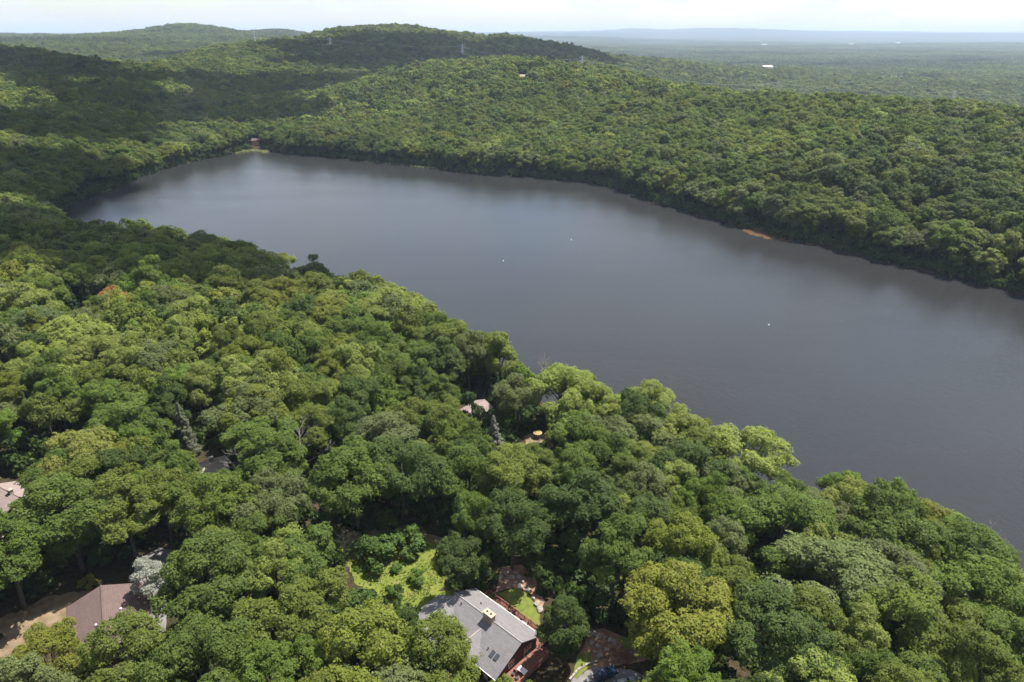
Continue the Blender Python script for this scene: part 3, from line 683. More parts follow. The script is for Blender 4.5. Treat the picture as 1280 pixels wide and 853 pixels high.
# ------------------------------------------------------------------ conifers, dead trees, shrubs, special trees
def conifer_mesh(seed, h=16.0, base=3.6, n_lay=22):
    r = np.random.default_rng(seed); P = []; N = []
    for i in range(n_lay):
        f = i/(n_lay-1); z = 1.8+(h-1.8)*f; R = base*(1-f)**0.85+0.25; nb = int(11-5*f)
        for j in range(nb):
            az = j*6.283/nb+i*1.1+r.normal(0, 0.15); Rj = R*r.uniform(0.6, 1.15); zj = r.normal(0, 0.3); m = int(22+80*(1-f))
            s = np.sqrt(r.random(m)); side = r.normal(0, 0.16, m)*Rj*(1.1-s*0.6)
            x = np.cos(az)*s*Rj-np.sin(az)*side; y = np.sin(az)*s*Rj+np.cos(az)*side
            P.append(np.stack([x, y, z+zj-0.28*s*Rj+r.normal(0, 0.2, m)+0.12*(s**3)*Rj], 1))
            N.append(np.stack([np.cos(az)*0.5+r.normal(0, 0.35, m), np.sin(az)*0.5+r.normal(0, 0.35, m), np.ones(m)], 1))
    P = np.concatenate(P); N = np.concatenate(N)
    return mesh_from_quads('crown', leaf_quads(P, N, 0.46, r, 0.45), r.random(len(P)), 'needles')
CONI = [conifer_mesh(31), conifer_mesh(32, 17, 3.0, 24)]
ctr_me = MB().tube([(0, 0, -0.8), (0, 0, 6), (0, 0, 16.2)], [0.32, 0.2, 0.03], 7).mesh('trunk', 'bark', True)
for (sx_, sy_, sh, tint, lab, g) in SPEC_CONI:
    p = SPEC_POS[(sx_, sy_)]
    e = empty('conifer_tree', p, float(rng.uniform(0, 6)), lab, 'tree', g); e.scale = (sh[0], sh[0], sh[1])
    c_ = link('crown', CONI[int(rng.integers(0, 2))], e); c_['tint'] = list(tint); link('trunk', ctr_me, e)
# silver tree over the brown roof
p = at(181, 728, 18); co, var, cs, rs = crown('tall', 77, 9000, 0.5, 0.7)
e = empty('silver_tree', (p[0]+1.5, p[1]-1.0, 12.0), 0.4, 'silvery grey-leaved tree overhanging the brown roof', 'tree'); e.scale = (0.64, 0.64, 0.56)
c_ = link('crown', mesh_from_quads('crown', co, var, 'leaves'), e); c_['tint'] = [0.30, 0.31, 0.27]; link('trunk', trunk('tall', 77, cs).mesh('trunk', 'bark', True), e)

def dead_tree(loc, h, seed, label, group='bare dead trees'):
    r = random.Random(seed); e = empty('dead_tree', loc, 0, label, 'dead tree', group)
    tk = MB(); top = Vector((r.uniform(-.6, .6), r.uniform(-.6, .6), h)); tk.tube([(0, 0, -0.8), tuple(top*0.35), tuple(top*0.7+Vector((.3, -.2, 0))), tuple(top)], [0.3, 0.22, 0.13, 0.03], 6)
    tk.build('trunk', 'dead_wood', e)
    def grow(mb, s, d, l, rad, lev):
        end = s+d*l; mid = s+d*l*0.5+Vector((r.uniform(-.1, .1), r.uniform(-.1, .1), 0.06))*l; mb.tube([s, mid, end], [rad, rad*0.7, rad*0.3], 5 if lev < 2 else 4, False)
        if lev < 3:
            for _ in range(r.randint(2, 4)):
                t_ = r.uniform(0.35, 1.0); nd = (d+Vector((r.uniform(-.8, .8), r.uniform(-.8, .8), r.uniform(-.1, .7)))).normalized(); grow(mb, s+d*l*t_, nd, l*r.uniform(.4, .62), rad*0.5, lev+1)
    for i in range(12):
        f = 0.35+0.63*i/12; mb = MB(); az = i*2.4; grow(mb, top*f, Vector((math.cos(az), math.sin(az), r.uniform(.5, 1.0))).normalized(), h*0.36*(1.15-f*0.6), 0.15*(1.3-f), 0); mb.build('branch', 'dead_wood', e)
for i, (sx_, sy_, h, lab) in enumerate(SPEC_DEAD):
    dead_tree(SPEC_POS[(sx_, sy_)], h, 40+i, lab)

FORMS['shrub'] = (2.2, 1.9, 1.1, 20, (0.30, 0.46), -0.3)
SHR = []
for i in range(3):
    co, var, cs, rs = crown('shrub', 700+i, 3200, 0.34); SHR.append(mesh_from_quads('foliage', co, var, 'leaves'))
stem = MB()
for q in range(5): stem.tube([(0.1*math.cos(q*1.3), 0.1*math.sin(q*1.3), -0.3), (0.7*math.cos(q*1.3), 0.7*math.sin(q*1.3), 1.6)], [0.06, 0.02], 5)
stem = stem.mesh('stem', 'bark')
for i, (sx_, sy_, s, hs, tint, lab) in enumerate([(506, 684, 2.0, 1.9, (0.085, 0.140, 0.030), 'large round deep green shrub at the back of the grassy clearing'),
        (480, 705, 1.75, 1.75, (0.080, 0.135, 0.028), 'round deep green shrub in the middle of the grassy clearing'),
        (455, 697, 1.45, 1.4, (0.075, 0.125, 0.028), 'deep green shrub at the clearing edge beside a rounder shrub'),
        (494, 742, 0.85, 1.0, (0.085, 0.14, 0.03), 'small light green bush on the grass below the round shrubs'),
        (520, 722, 0.9, 0.8, (0.10, 0.16, 0.03), 'low fresh green bush beside the dark clearing tree'),
        (592, 522, 1.6, 2.6, (0.06, 0.095, 0.03), 'upright green bush in front of the pink-roofed cottage'),
        (108, 728, 0.8, 0.8, (0.20, 0.19, 0.03), 'yellow-leaved bush behind the brown-roofed house'),
        (752, 768, 1.3, 1.6, (0.06, 0.10, 0.03), 'green bush above the garden rock pile')]):
    p = at(sx_, sy_, 12.5); g = float(gz(p[0], p[1])); p = at(sx_, sy_, g+1.2)
    e = empty('shrub', (p[0], p[1], float(gz(p[0], p[1]))), i*1.1, lab, 'shrub', 'garden shrubs'); e.scale = (s, s, hs)
    c_ = link('foliage', SHR[i % 3], e); c_['tint'] = list(tint); link('stem', stem, e)
# undergrowth in the gaps and along the shores
def on_ground(a_, b_, dz=0.0):
    z = 10.0
    for _ in range(5): p = at(a_, b_, z+dz); z = float(gz(p[0], p[1]))
    return (p[0], p[1], z)
HOUSE_XY = [on_ground(a_, b_, 4.0)[:2]+(r_,) for a_, b_, r_ in ((594, 507, 7), (258, 580, 8), (10, 616, 9), (2, 652, 8))]+[(-3, 97, 14), (-78, 99, 12), (-73, 104, 9)]
UC = bpy.data.collections.new('undergrowth_prototypes')
for i in range(3):
    co, var, cs, rs = crown('shrub', 720+i, 420, 0.85); UC.objects.link(bpy.data.objects.new('shrub_%d' % i, mesh_from_quads('shrub', co, var, 'leaves')))
X, Y = grid_pts(-620, 620, 45, 860, 4.7, 0.45); sd = lake_sd(X, Y); D = np.hypot(X, Y)
ok = (sd > 0.6) & in_view(X, Y) & ((D < 330) | (sd < 26)) & (rng.random(len(X)) < 0.8); X, Y, sd = X[ok], Y[ok], sd[ok]; Z = gz(X, Y)
ok = ~blocked(X, Y, Z, np.full(len(X), 2.2), np.full(len(X), 3.0))
for a_, b_, r_ in HOUSE_XY: ok &= np.hypot(X-a_, Y-b_) > r_
X, Y, Z = X[ok], Y[ok], Z[ok]
SH = []
for i in range(0, 36):
    a0, b0 = LK[i], LK[i+1]; e_ = (b0-a0); ln = np.linalg.norm(e_); nn = np.array([-e_[1], e_[0]])/ln
    for f in np.arange(0, 1, 2.6/ln): SH.append(a0+e_*f+nn*(rng.uniform(-0.6, 2.2)) if lake_sd(*(a0+nn*3)) > 0 else a0+e_*f-nn*rng.uniform(-0.6, 2.2))
SH = np.array(SH)
for a_, b_, r_ in MUD: SH = SH[np.hypot(SH[:, 0]-a_, SH[:, 1]-b_) > r_*0.9]
okS = ~blocked(SH[:, 0], SH[:, 1], np.zeros(len(SH)), np.full(len(SH), 2.0), np.full(len(SH), 2.5)) & (rng.random(len(SH)) < 0.93); SH = SH[okS]
X = np.append(X, SH[:, 0]); Y = np.append(Y, SH[:, 1]); Z = np.append(Z, np.maximum(gz(SH[:, 0], SH[:, 1]), 0))
sc_ = np.clip(rng.normal(1.0, 0.3, len(X)), 0.5, 1.7)
tag(instancer('undergrowth', np.stack([X, Y, Z-0.1], 1), rng.integers(0, 3, len(X)), np.stack([sc_, sc_, sc_*rng.uniform(0.7, 1.5, len(X))], 1), rng.uniform(0, 6.28, len(X)),
    np.array([jit_tint((0.055, 0.085, 0.022), 0.3) for _ in range(len(X))]), UC), 'shrubby undergrowth beneath the trees and along the shore', 'undergrowth', kind='stuff')

# ------------------------------------------------------------------ clearings, paths and drives
MEADOW = [(405, 672), (470, 655), (556, 668), (566, 700), (552, 740), (600, 740), (560, 775), (505, 770), (470, 760), (430, 700)]
sheet('meadow', pg(MEADOW), 'meadow_soil', 0.04, 1.5, 0.25)
sheet('lawn', pg([(622, 742), (645, 735), (662, 745), (674, 765), (676, 785), (655, 772), (640, 758)]), 'lawn_grass', 0.08, 1.0, 0.08)
sheet('garden_bed', pg([(618, 742), (628, 708), (652, 704), (668, 722), (680, 752), (676, 764), (664, 744), (646, 733)]), 'garden_dirt', 0.05, 1.0, 0.15)
sheet('forest_edge_path', pg([(425, 664), (470, 652), (552, 664), (556, 676), (500, 664), (470, 666), (432, 676)]), 'sandy_dirt', 0.09, 1.5, 0.2)
sheet('dirt_yard', pg([(-30, 800), (55, 748), (112, 738), (130, 745), (90, 790), (40, 800), (10, 870), (-40, 880)]), 'sandy_dirt', 0.05, 1.5, 0.3)
sheet('driveway', pg([(168, 722), (172, 700), (200, 684), (222, 688), (212, 730), (206, 800), (186, 800), (188, 740)]), 'asphalt', 0.06, 1.5, 0.05)
sheet('parking_area', pg([(705, 875), (716, 848), (745, 834), (790, 838), (815, 850), (820, 885), (715, 890)], 11.6), 'asphalt', 0.06, 1.2, 0.06)
sheet('rock_garden', pg([(722, 822), (738, 786), (760, 788), (800, 806), (806, 826), (770, 832), (740, 834)], 11.6), 'garden_dirt', 0.05, 1.0, 0.2)
sheet('garden_lawn', pg([(716, 846), (722, 818), (740, 815), (738, 832), (722, 850)], 11.6), 'lawn_grass', 0.09, 1.0, 0.08)
sheet('side_lawn', pg([(772, 798), (790, 796), (806, 808), (800, 816), (780, 810)], 11.6), 'lawn_grass', 0.10, 1.0, 0.08)
sheet('cottage_yard', pg([(655, 536), (688, 536), (692, 556), (658, 560)], float(gz(7.5, 171.5))), 'sandy_dirt', 0.05, 1.5, 0.2)
# meadow weeds: one mass
r = np.random.default_rng(5); cpix = np.array(pg(MEADOW))[:, :2]; m = 9000
x = r.uniform(cpix[:, 0].min(), cpix[:, 0].max(), m); y = r.uniform(cpix[:, 1].min(), cpix[:, 1].max(), m)
okm = in_poly(x, y, [tuple(q) for q in cpix]) & (np.sin(x*0.9)*np.sin(y*0.8+1)+r.normal(0, 0.5, m) > -0.1); x, y = x[okm], y[okm]
hgt = np.abs(r.normal(0, 0.35, len(x)))*(1+np.sin(x*0.5)*np.sin(y*0.6)); P = np.stack([x, y, gz(x, y)+0.1+hgt], 1)
o = link('meadow_weeds', mesh_from_quads('meadow_weeds', leaf_quads(P, np.stack([r.normal(0, .5, len(x)), r.normal(0, .5, len(x)), np.ones(len(x))], 1), 0.42, r), r.random(len(x)), 'leaves'))
o['tint'] = [0.125, 0.165, 0.03]; tag(o, 'bright green weeds and tall grass over the clearing', 'weeds', kind='stuff')

# ------------------------------------------------------------------ stones
def boulder_mesh(seed):
    bm = bmesh.new(); bmesh.ops.create_icosphere(bm, subdivisions=2, radius=1.0); r = random.Random(seed); ph = [r.uniform(0, 6) for _ in range(6)]
    for v in bm.verts:
        c = v.co; k_ = 1+0.22*math.sin(c.x*2.3+ph[0])*math.cos(c.y*2.7+ph[1])+0.14*math.sin(c.z*4+ph[2]+c.x*3)+r.uniform(-.06, .06); v.co = Vector((c.x*k_*1.15, c.y*k_*0.9, c.z*k_*0.65))
    me = bpy.data.meshes.new('boulder'); bm.to_mesh(me); bm.free(); me.materials.append(MATS['stone']); return me
BM = [boulder_mesh(i) for i in range(5)]
rr = random.Random(3)
def boulders(L_, label, group, s0, s1, zg):
    for i, (a_, b_) in enumerate(L_):
        p = at(a_, b_, zg); o = link('boulder', BM[rr.randrange(5)]); s = rr.uniform(s0, s1); o.scale = (s, s, s); o.rotation_euler = (rr.uniform(-.2, .2), rr.uniform(-.2, .2), rr.uniform(0, 6))
        o.location = (p[0], p[1], float(gz(p[0], p[1]))+0.05+0.3*s); tag(o, ('large ' if s > s0+(s1-s0)*0.67 else 'small ' if s < s0+(s1-s0)*0.33 else 'medium ')+label, 'boulder', group)
boulders([(632, 716), (638, 712), (645, 716), (649, 721), (653, 727), (657, 733), (661, 738), (640, 722), (645, 728), (650, 734), (667, 748), (671, 755), (675, 762), (625, 722)], 'pale garden boulder on the reddish bed above the lawn', 'boulders above the lawn', 0.3, 0.75, 12.2)
boulders([(742, 792), (748, 796), (753, 803), (747, 808), (757, 797), (763, 800), (744, 815), (750, 820), (758, 812), (768, 803), (788, 815), (795, 820), (740, 803)], 'pale stone in the rock garden by the parked cars', 'rock garden stones', 0.25, 0.6, 11.8)
bp_ = MB(); r2 = random.Random(8); c0 = Vector(at(775, 820, 11.8))
for i in range(220):
    a0 = r2.uniform(0, 6.28); rd = 2.6*math.sqrt(r2.random()); q = Vector((rd*math.cos(a0)*1.25, rd*math.sin(a0)*0.8, 0.1+max(0, 1.1-rd*0.4)*r2.random())); d = Vector((r2.uniform(-1, 1), r2.uniform(-1, 1), r2.uniform(-.3, .4))).normalized()*r2.uniform(.4, 1.3)
    bp_.tube([q-d*0.5, q+d*0.5], [0.05, 0.02], 4)
o = bp_.build('brush_pile', 'brush'); o.location = (c0.x, c0.y, float(gz(c0.x, c0.y))); tag(o, 'heap of reddish brown cut branches in the rock garden', 'brush pile')
# stone edging beside the parking area
ed = MB(); pts_ = [at(a_, b_, 11.7) for a_, b_ in [(712, 850), (722, 838), (735, 830), (748, 827)]]
ed = empty('garden_edging', (pts_[0][0], pts_[0][1], float(gz(pts_[0][0], pts_[0][1]))), 0, 'pale curved stone edging between garden lawn and parked cars', 'edging')
for i in range(len(pts_)-1):
    for j in range(3):
        f0 = (j+0.04)/3; f1 = (j+0.94)/3; A_ = Vector(pts_[i]); B_ = Vector(pts_[i+1]); s_ = A_.lerp(B_, f0); t_ = A_.lerp(B_, f1); d = (t_-s_).normalized(); nn = Vector((-d.y, d.x, 0))*0.2
        g0 = float(gz(s_.x, s_.y)); base = ed.location
        bot = [s_-nn, t_-nn, t_+nn, s_+nn]; mb = MB(); mb.solid([(q.x-base.x, q.y-base.y, g0-0.15-base.z) for q in bot], [(q.x-base.x, q.y-base.y, g0+0.28+0.04*((i+j) % 2)-base.z) for q in bot]); mb.build('block', 'stone', ed)

# ------------------------------------------------------------------ houses
def window(par, cx, cyy, cz, w, h, axis_, sgn, mat='white_paint'):
    """window on a wall facing +-x ('x') or +-y ('y')"""
    fr = MB(); t = 0.09
    def bx(mb, a0, a1, z0, z1, d0, d1):
        if axis_ == 'x': mb.box(min(cx+sgn*d0, cx+sgn*d1), max(cx+sgn*d0, cx+sgn*d1), cyy+a0, cyy+a1, z0, z1)
        else: mb.box(cx+a0, cx+a1, min(cyy+sgn*d0, cyy+sgn*d1), max(cyy+sgn*d0, cyy+sgn*d1), z0, z1)
    bx(fr, -w/2-t, -w/2, cz-h/2-t, cz+h/2+t, -0.05, 0.06); bx(fr, w/2, w/2+t, cz-h/2-t, cz+h/2+t, -0.05, 0.06)
    bx(fr, -w/2, w/2, cz+h/2, cz+h/2+t, -0.05, 0.057); bx(fr, -w/2, w/2, cz-h/2-t, cz-h/2, -0.05, 0.057); bx(fr, -0.03, 0.03, cz-h/2, cz+h/2, -0.05, 0.05)
    f = fr.build('window', mat, par)
    for q in (-1, 1):
        pn = MB(); bx(pn, min(q*0.03, q*w/2), max(q*0.03, q*w/2), cz-h/2, cz+h/2, -0.03, 0.02); pn.build('pane', 'glass', f)
def prism_x(x0, x1, w, z0, ze, zr, yc=0.0):
    mb = MB(); s = [(yc-w, z0), (yc+w, z0), (yc+w, ze), (yc, zr), (yc-w, ze)]; mb.solid([(x0, a_, b_) for a_, b_ in s], [(x1, a_, b_) for a_, b_ in s]); return mb
def prism_y(y0, y1, w, z0, ze, zr, xc=0.0):
    mb = MB(); s = [(xc-w, z0), (xc+w, z0), (xc+w, ze), (xc, zr), (xc-w, ze)]; mb.solid([(a_, y1, b_) for a_, b_ in s], [(a_, y0, b_) for a_, b_ in s]); return mb
def slope(par, pts, mat, th=0.22): return MB().slab(pts, th).build('roof', mat, par)
def cottage(name, loc, rz, Lh, Wh, wall, rise, roofm, wallm, label, chim=True, group=None, cat='house'):
    e = empty(name, loc, rz, label, cat, group); ov = 0.5
    prism_x(-Lh, Lh, Wh, -1.0, wall, wall+rise-0.12).build('wall', wallm, e)
    zE = wall-rise*ov/Wh
    slope(e, [(-Lh-ov, -Wh-ov, zE+0.2), (Lh+ov, -Wh-ov, zE+0.2), (Lh+ov, 0, wall+rise+0.2), (-Lh-ov, 0, wall+rise+0.2)], roofm)
    rf = slope(e, [(-Lh-ov, 0.0, wall+rise+0.197), (Lh+ov, 0.0, wall+rise+0.197), (Lh+ov, Wh+ov, zE+0.2), (-Lh-ov, Wh+ov, zE+0.2)], roofm)
    MB().tube([(-Lh-ov, 0, wall+rise+0.2), (Lh+ov, 0, wall+rise+0.2)], 0.12, 6).build('ridge_cap', roofm, e)
    if chim:
        c_ = MB().box(Lh*0.3-0.5, Lh*0.3+0.5, -0.4, 0.4, wall+rise*0.3, wall+rise+1.1).build('chimney', 'stone', e); MB().box(Lh*0.3-0.6, Lh*0.3+0.6, -0.5, 0.5, wall+rise+1.1, wall+rise+1.25).build('cap', 'stone', c_)
    for s in (-1, 1):
        for q in (-0.55, 0.0, 0.55): window(e, Lh*q, s*Wh, wall*0.55, 1.2, 1.2, 'y', s)
        window(e, s*Lh, Wh*0.35, wall*0.55, 1.1, 1.2, 'x', s)
        d = MB().box(min(s*(Lh-0.02), s*(Lh+0.06)), max(s*(Lh-0.02), s*(Lh+0.06)), -Wh*0.5-0.45, -Wh*0.5+0.45, 0.05, 2.1).build('door', 'brown_siding', e)
        MB().box(min(s*(Lh+0.06), s*(Lh+0.12)), max(s*(Lh+0.06), s*(Lh+0.12)), -Wh*0.5+0.28, -Wh*0.5+0.36, 1.0, 1.08).build('handle', 'dark_metal', d)
    return e

# grey house
gh = empty('grey_house', (-11.0, 103.3, 12.0), math.atan2(-0.679, 0.732), 'reddish timber house with grey shingle roof and cream chimney beside the lawn', 'house')
prism_x(0, 16.8, 4.9, -1.2, 3.45, 5.72).build('wall', 'red_siding', gh)
prism_y(-9.3, -0.9, 4.05, -1.2, 3.3, 5.4, 0.0).build('wall', 'red_siding', gh)
prism_y(-7.6, -2.0, 2.7, -1.2, 3.2, 4.72, 9.0).build('wall', 'red_siding', gh)
MB().box(12.4, 16.7, -6.5, -4.8, -1.2, 2.7).build('wall', 'red_siding', gh)
GS = 'grey_shingles'
def mz(y): return 6.0-2.6*abs(y)/5.3
slope(gh, [(-0.6, 0, 6.0), (17.5, 0, 6.0), (17.5, 5.5, mz(5.5)), (-0.6, 5.5, mz(5.5))], GS)
slope(gh, [(-0.6, -5.4, mz(5.4)-.004), (12.0, -5.4, mz(5.4)-.004), (12.0, 0, 5.996), (-0.6, 0, 5.996)], GS)
slope(gh, [(12.0, -7.0, mz(7.0)), (17.5, -7.0, mz(7.0)), (17.5, 0, 6.0), (12.0, 0, 6.0)], GS)
w1 = lambda x: 5.68-2.3*abs(x)/4.5
slope(gh, [(-4.6, -10.0, w1(4.6)), (0, -10.0, w1(0)), (0, -0.4, w1(0)), (-4.6, -0.7, w1(4.6))], GS)
slope(gh, [(0, -10.0, w1(0)), (4.6, -10.0, w1(4.6)), (4.6, -0.5, w1(4.6)), (0, -0.4, w1(0))], GS)
w2 = lambda x: 5.0-1.75*abs(x-9)/3.0
slope(gh, [(6.0, -8.1, w2(6)), (9, -8.1, w2(9)), (9, -1.6, w2(9)), (6.0, -1.6, w2(6))], GS)
slope(gh, [(9, -8.1, w2(9)), (12.0, -8.1, w2(12)), (12.0, -1.6, w2(12)), (9, -1.6, w2(9))], GS)
for a_, b_ in (((-0.6, 0, 6.02), (17.5, 0, 6.02)), ((0, -10, 5.70), (0, -0.8, 5.70)), ((9, -8.1, 5.02), (9, -2.2, 5.02))): MB().tube([a_, b_], 0.11, 6).build('ridge_cap', 'paving', gh)
for y_, x0, x1 in ((5.5, -0.6, 17.5), (-7.0, 12.0, 17.5)):
    MB().box(x0, x1, y_ if y_ > 0 else y_-0.14, y_+0.14 if y_ > 0 else y_, mz(y_)-0.2, mz(y_)-0.06).build('gutter', 'white_paint', gh)
ch = MB().box(8.2, 10.4, -0.75, 0.35, 4.5, 7.5).build('chimney', 'cream_stone', gh)
MB().box(8.08, 10.52, -0.87, 0.47, 7.5, 7.68).build('cap', 'cream_stone', ch)
for q in (8.8, 9.8): MB().tube([(q, -0.2, 7.68), (q, -0.2, 7.95)], 0.16, 8).build('flue', 'dark_metal', ch)
for x_, y_ in ((2.3, -0.9), (8.2, -5.4), (12.7, -4.0), (4.6, 2.2)):
    z_ = mz(y_) if y_ > -5 else 4.4; MB().tube([(x_, y_, z_-0.2), (x_, y_, z_+0.45)], 0.13, 8).build('vent_pipe', 'dark_metal', gh)
for x_ in (14.0, 15.1):
    sk = MB(); sk.slab([(x_-0.4, -4.9, mz(4.9)+0.12), (x_+0.4, -4.9, mz(4.9)+0.12), (x_+0.4, -3.7, mz(3.7)+0.12), (x_-0.4, -3.7, mz(3.7)+0.12)], 0.2); sk = sk.build('skylight', 'dark_metal', gh)
    MB().slab([(x_-0.3, -4.8, mz(4.8)+0.15), (x_+0.3, -4.8, mz(4.8)+0.15), (x_+0.3, -3.8, mz(3.8)+0.15), (x_-0.3, -3.8, mz(3.8)+0.15)], 0.05).build('pane', 'glass', sk)
for x_ in (2.5, 6.0, 9.5, 13.0): window(gh, x_, 4.9, 1.9, 1.5, 1.6, 'y', 1)
window(gh, 16.8, 2.4, 1.7, 1.9, 2.0, 'x', 1); window(gh, 16.8, -2.2, 1.9, 1.3, 1.3, 'x', 1); window(gh, 0.0, -9.3, 1.8, 1.6, 1.3, 'y', -1); window(gh, 9.0, -7.6, 1.8, 1.4, 1.3, 'y', -1); window(gh, -4.05, -5.0, 1.8, 1.4, 1.2, 'x', -1)
dr = MB().box(14.0, 15.0, -6.58, -6.48, 0.0, 2.1).build('door', 'white_paint', gh); MB().box(14.82, 14.9, -6.66, -6.58, 1.0, 1.1).build('handle', 'dark_metal', dr)
dk = MB().box(0.8, 17.6, 4.95, 8.3, 0.55, 0.75).build('deck', 'deck_wood', gh)
for i in range(22): MB().box(0.8, 17.6, 4.96+i*0.152, 4.96+i*0.152+0.135, 0.754, 0.785).build('plank', 'deck_wood', dk)
dk2 = MB().box(17.0, 20.3, -4.6, 4.9, 0.55, 0.75).build('deck', 'deck_wood', gh)
for i in range(20): MB().box(17.02+i*0.163, 17.02+i*0.163+0.145, -4.6, 4.9, 0.754, 0.785).build('plank', 'deck_wood', dk2)
def railing(a_, b_):
    a_, b_ = Vector(a_), Vector(b_); rl = MB(); up = Vector((0, 0, 1.0)); d = (b_-a_); n_ = max(1, round(d.length/1.7)); nn = Vector((-d.y, d.x, 0)).normalized()
    for z0, hw, hh in ((0.95, 0.07, 0.06), (0.15, 0.03, 0.05), (0.55, 0.025, 0.04)):
        q = [a_-nn*hw, b_-nn*hw, b_+nn*hw, a_+nn*hw]; rl.solid([(p.x, p.y, p.z+z0) for p in q], [(p.x, p.y, p.z+z0+hh) for p in q])
    for i in range(int(d.length/0.3)):
        p = a_+d*((i+0.5)*0.3/d.length); rl.box(p.x-0.02, p.x+0.02, p.y-0.02, p.y+0.02, p.z+0.2, p.z+0.955)
    ro = rl.build('railing', 'deck_wood', gh)
    for i in range(n_+1):
        p = a_+d*(i/n_); MB().box(p.x-0.06, p.x+0.06, p.y-0.06, p.y+0.06, p.z-1.9, p.z+1.05).build('post', 'deck_wood', ro)
railing((0.9, 8.2, 0.79), (17.5, 8.2, 0.79)); railing((17.55, 4.85, 0.79), (20.2, 4.85, 0.79)); railing((20.22, 4.85, 0.79), (20.22, -4.5, 0.79)); railing((20.2, -4.52, 0.79), (17.1, -4.52, 0.79)); railing((0.87, 5.1, 0.79), (0.87, 8.1, 0.79))
MW = Matrix.Translation((-11.0, 103.3, 12.0)) @ Matrix.Rotation(math.atan2(-0.679, 0.732), 4, 'Z')
ANG = math.atan2(-0.679, 0.732)
def ghp(x, y, z=0.786): return tuple(MW @ Vector((x, y, z)))
def table(loc, rz, mat, label, w=0.8, l=1.3):
    e = empty('patio_table', loc, rz, label, 'table'); MB().box(-l/2, l/2, -w/2, w/2, 0.68, 0.74).build('tabletop', mat, e)
    for a_ in (-1, 1):
        for b_ in (-1, 1): MB().box(a_*(l/2-0.1)-0.03, a_*(l/2-0.1)+0.03, b_*(w/2-0.1)-0.03, b_*(w/2-0.1)+0.03, 0.0, 0.68).build('leg', mat, e)
def chair(loc, rz, mat, label, group='deck chairs'):
    e = empty('deck_chair', loc, rz, label, 'chair', group); MB().box(-0.28, 0.28, -0.28, 0.28, 0.38, 0.45).build('seat', mat, e); MB().slab([(-0.28, 0.24, 0.45), (0.28, 0.24, 0.45), (0.28, 0.46, 1.0), (-0.28, 0.46, 1.0)], 0.06).build('backrest', mat, e)
    for a_ in (-0.24, 0.24):
        for b_ in (-0.24, 0.24): MB().box(a_-0.025, a_+0.025, b_-0.025, b_+0.025, 0, 0.38).build('leg', mat, e)
table(ghp(19.0, -1.5), ANG, 'white_paint', 'white patio table on the end deck of the grey-roofed house', 1.1, 1.8)
for i, (x_, y_) in enumerate(((18.1, -3.0), (19.2, -3.2))): chair(ghp(x_, y_), ANG+i, 'dark_metal', 'dark chair beside the white table on the end deck')
table(ghp(12.0, 6.7), ANG, 'paving', 'pale table on the long deck among brown chairs')
for i, (x_, y_) in enumerate(((10.9, 6.6), (13.1, 6.8), (12.0, 5.7), (12.0, 7.6))): chair(ghp(x_, y_), ANG+i*1.57, 'brown_siding', 'brown chair around the pale table on the long deck')
e = empty('lounger', ghp(5.2, 6.6), ANG+0.1, 'white sun lounger on the long deck beside the lawn', 'lounger'); MB().box(-0.9, 0.4, -0.32, 0.32, 0.28, 0.38).build('seat', 'white_paint', e); MB().slab([(0.4, -0.32, 0.38), (0.95, -0.32, 0.8), (0.95, 0.32, 0.8), (0.4, 0.32, 0.38)], 0.08).build('backrest', 'white_paint', e)
for a_ in (-0.8, 0.3):
    for b_ in (-0.26, 0.26): MB().box(a_-0.03, a_+0.03, b_-0.03, b_+0.03, 0, 0.28).build('leg', 'white_paint', e)
for i, x_ in enumerate((2.4, 3.6, 7.2, 8.6, 15.0, 16.4)):
    e = empty('potted_plant', ghp(x_, 7.6), i, ('green' if i % 2 == 0 else 'dark red')+' potted plant along the railing of the long deck', 'plant', 'potted plants on the long deck'); MB().tube([(0, 0, 0), (0, 0, 0.45)], [0.2, 0.3], 10).build('pot', 'garden_dirt', e)
    f_ = link('foliage', SHR[i % 3], e); f_.scale = (0.2, 0.2, 0.3); f_.location = (0, 0, 0.4); f_['tint'] = [[0.06, 0.1, 0.03], [0.16, 0.06, 0.06]][i % 2]

# brown house
A_ = Vector(at(126, 733, 17.6)); uu = Vector((0.51, -0.86, 0)); rzb = math.atan2(uu.y, uu.x)
bh = empty('brown_house', (A_.x, A_.y, 12.0), rzb, 'house with large reddish brown shingle roof beside the dirt yard', 'house')
prism_x(0.3, 16.2, 5.9, -1.0, 3.1, 5.35).build('wall', 'brown_siding', bh)
BS = 'brown_shingles'
slope(bh, [(-0.3, -6.7, 3.0), (16.8, -6.7, 3.0), (16.8, 0, 5.6), (-0.3, 0, 5.6)], BS)
slope(bh, [(-0.3, 0, 5.597), (16.8, 0, 5.597), (16.8, 7.4, 2.75), (-0.3, 7.4, 2.75)], BS)
MB().box(4, 9.7, 5.9, 6.9, -1.0, 2.5).build('wall', 'brown_siding', bh)
MB().tube([(-0.3, 0, 5.61), (16.8, 0, 5.61)], 0.16, 6).build('ridge_cap', BS, bh)
for x_, y_, z_ in ((10.6, -1.2, 5.15), (7.6, 3.0, 4.45)):
    MB().tube([(x_, y_, z_-0.2), (x_, y_, z_+0.35)], [0.16, 0.2], 8).build('vent_pipe', 'white_paint', bh)
MB().box(-0.3, 16.8, 7.4, 7.52, 2.5, 2.68).build('gutter', 'red_siding', bh)
for x_ in (2.5, 6.0, 11.5): window(bh, x_, 5.9 if x_ > 10 or x_ < 4 else 6.9, 1.6, 1.3, 1.1, 'y', 1)
window(bh, 16.2, 2.0, 1.6, 1.6, 1.3, 'x', 1); window(bh, 16.2, -3.0, 1.6, 1.6, 1.3, 'x', 1); window(bh, 5.0, -5.9, 1.6, 1.6, 1.3, 'y', -1)
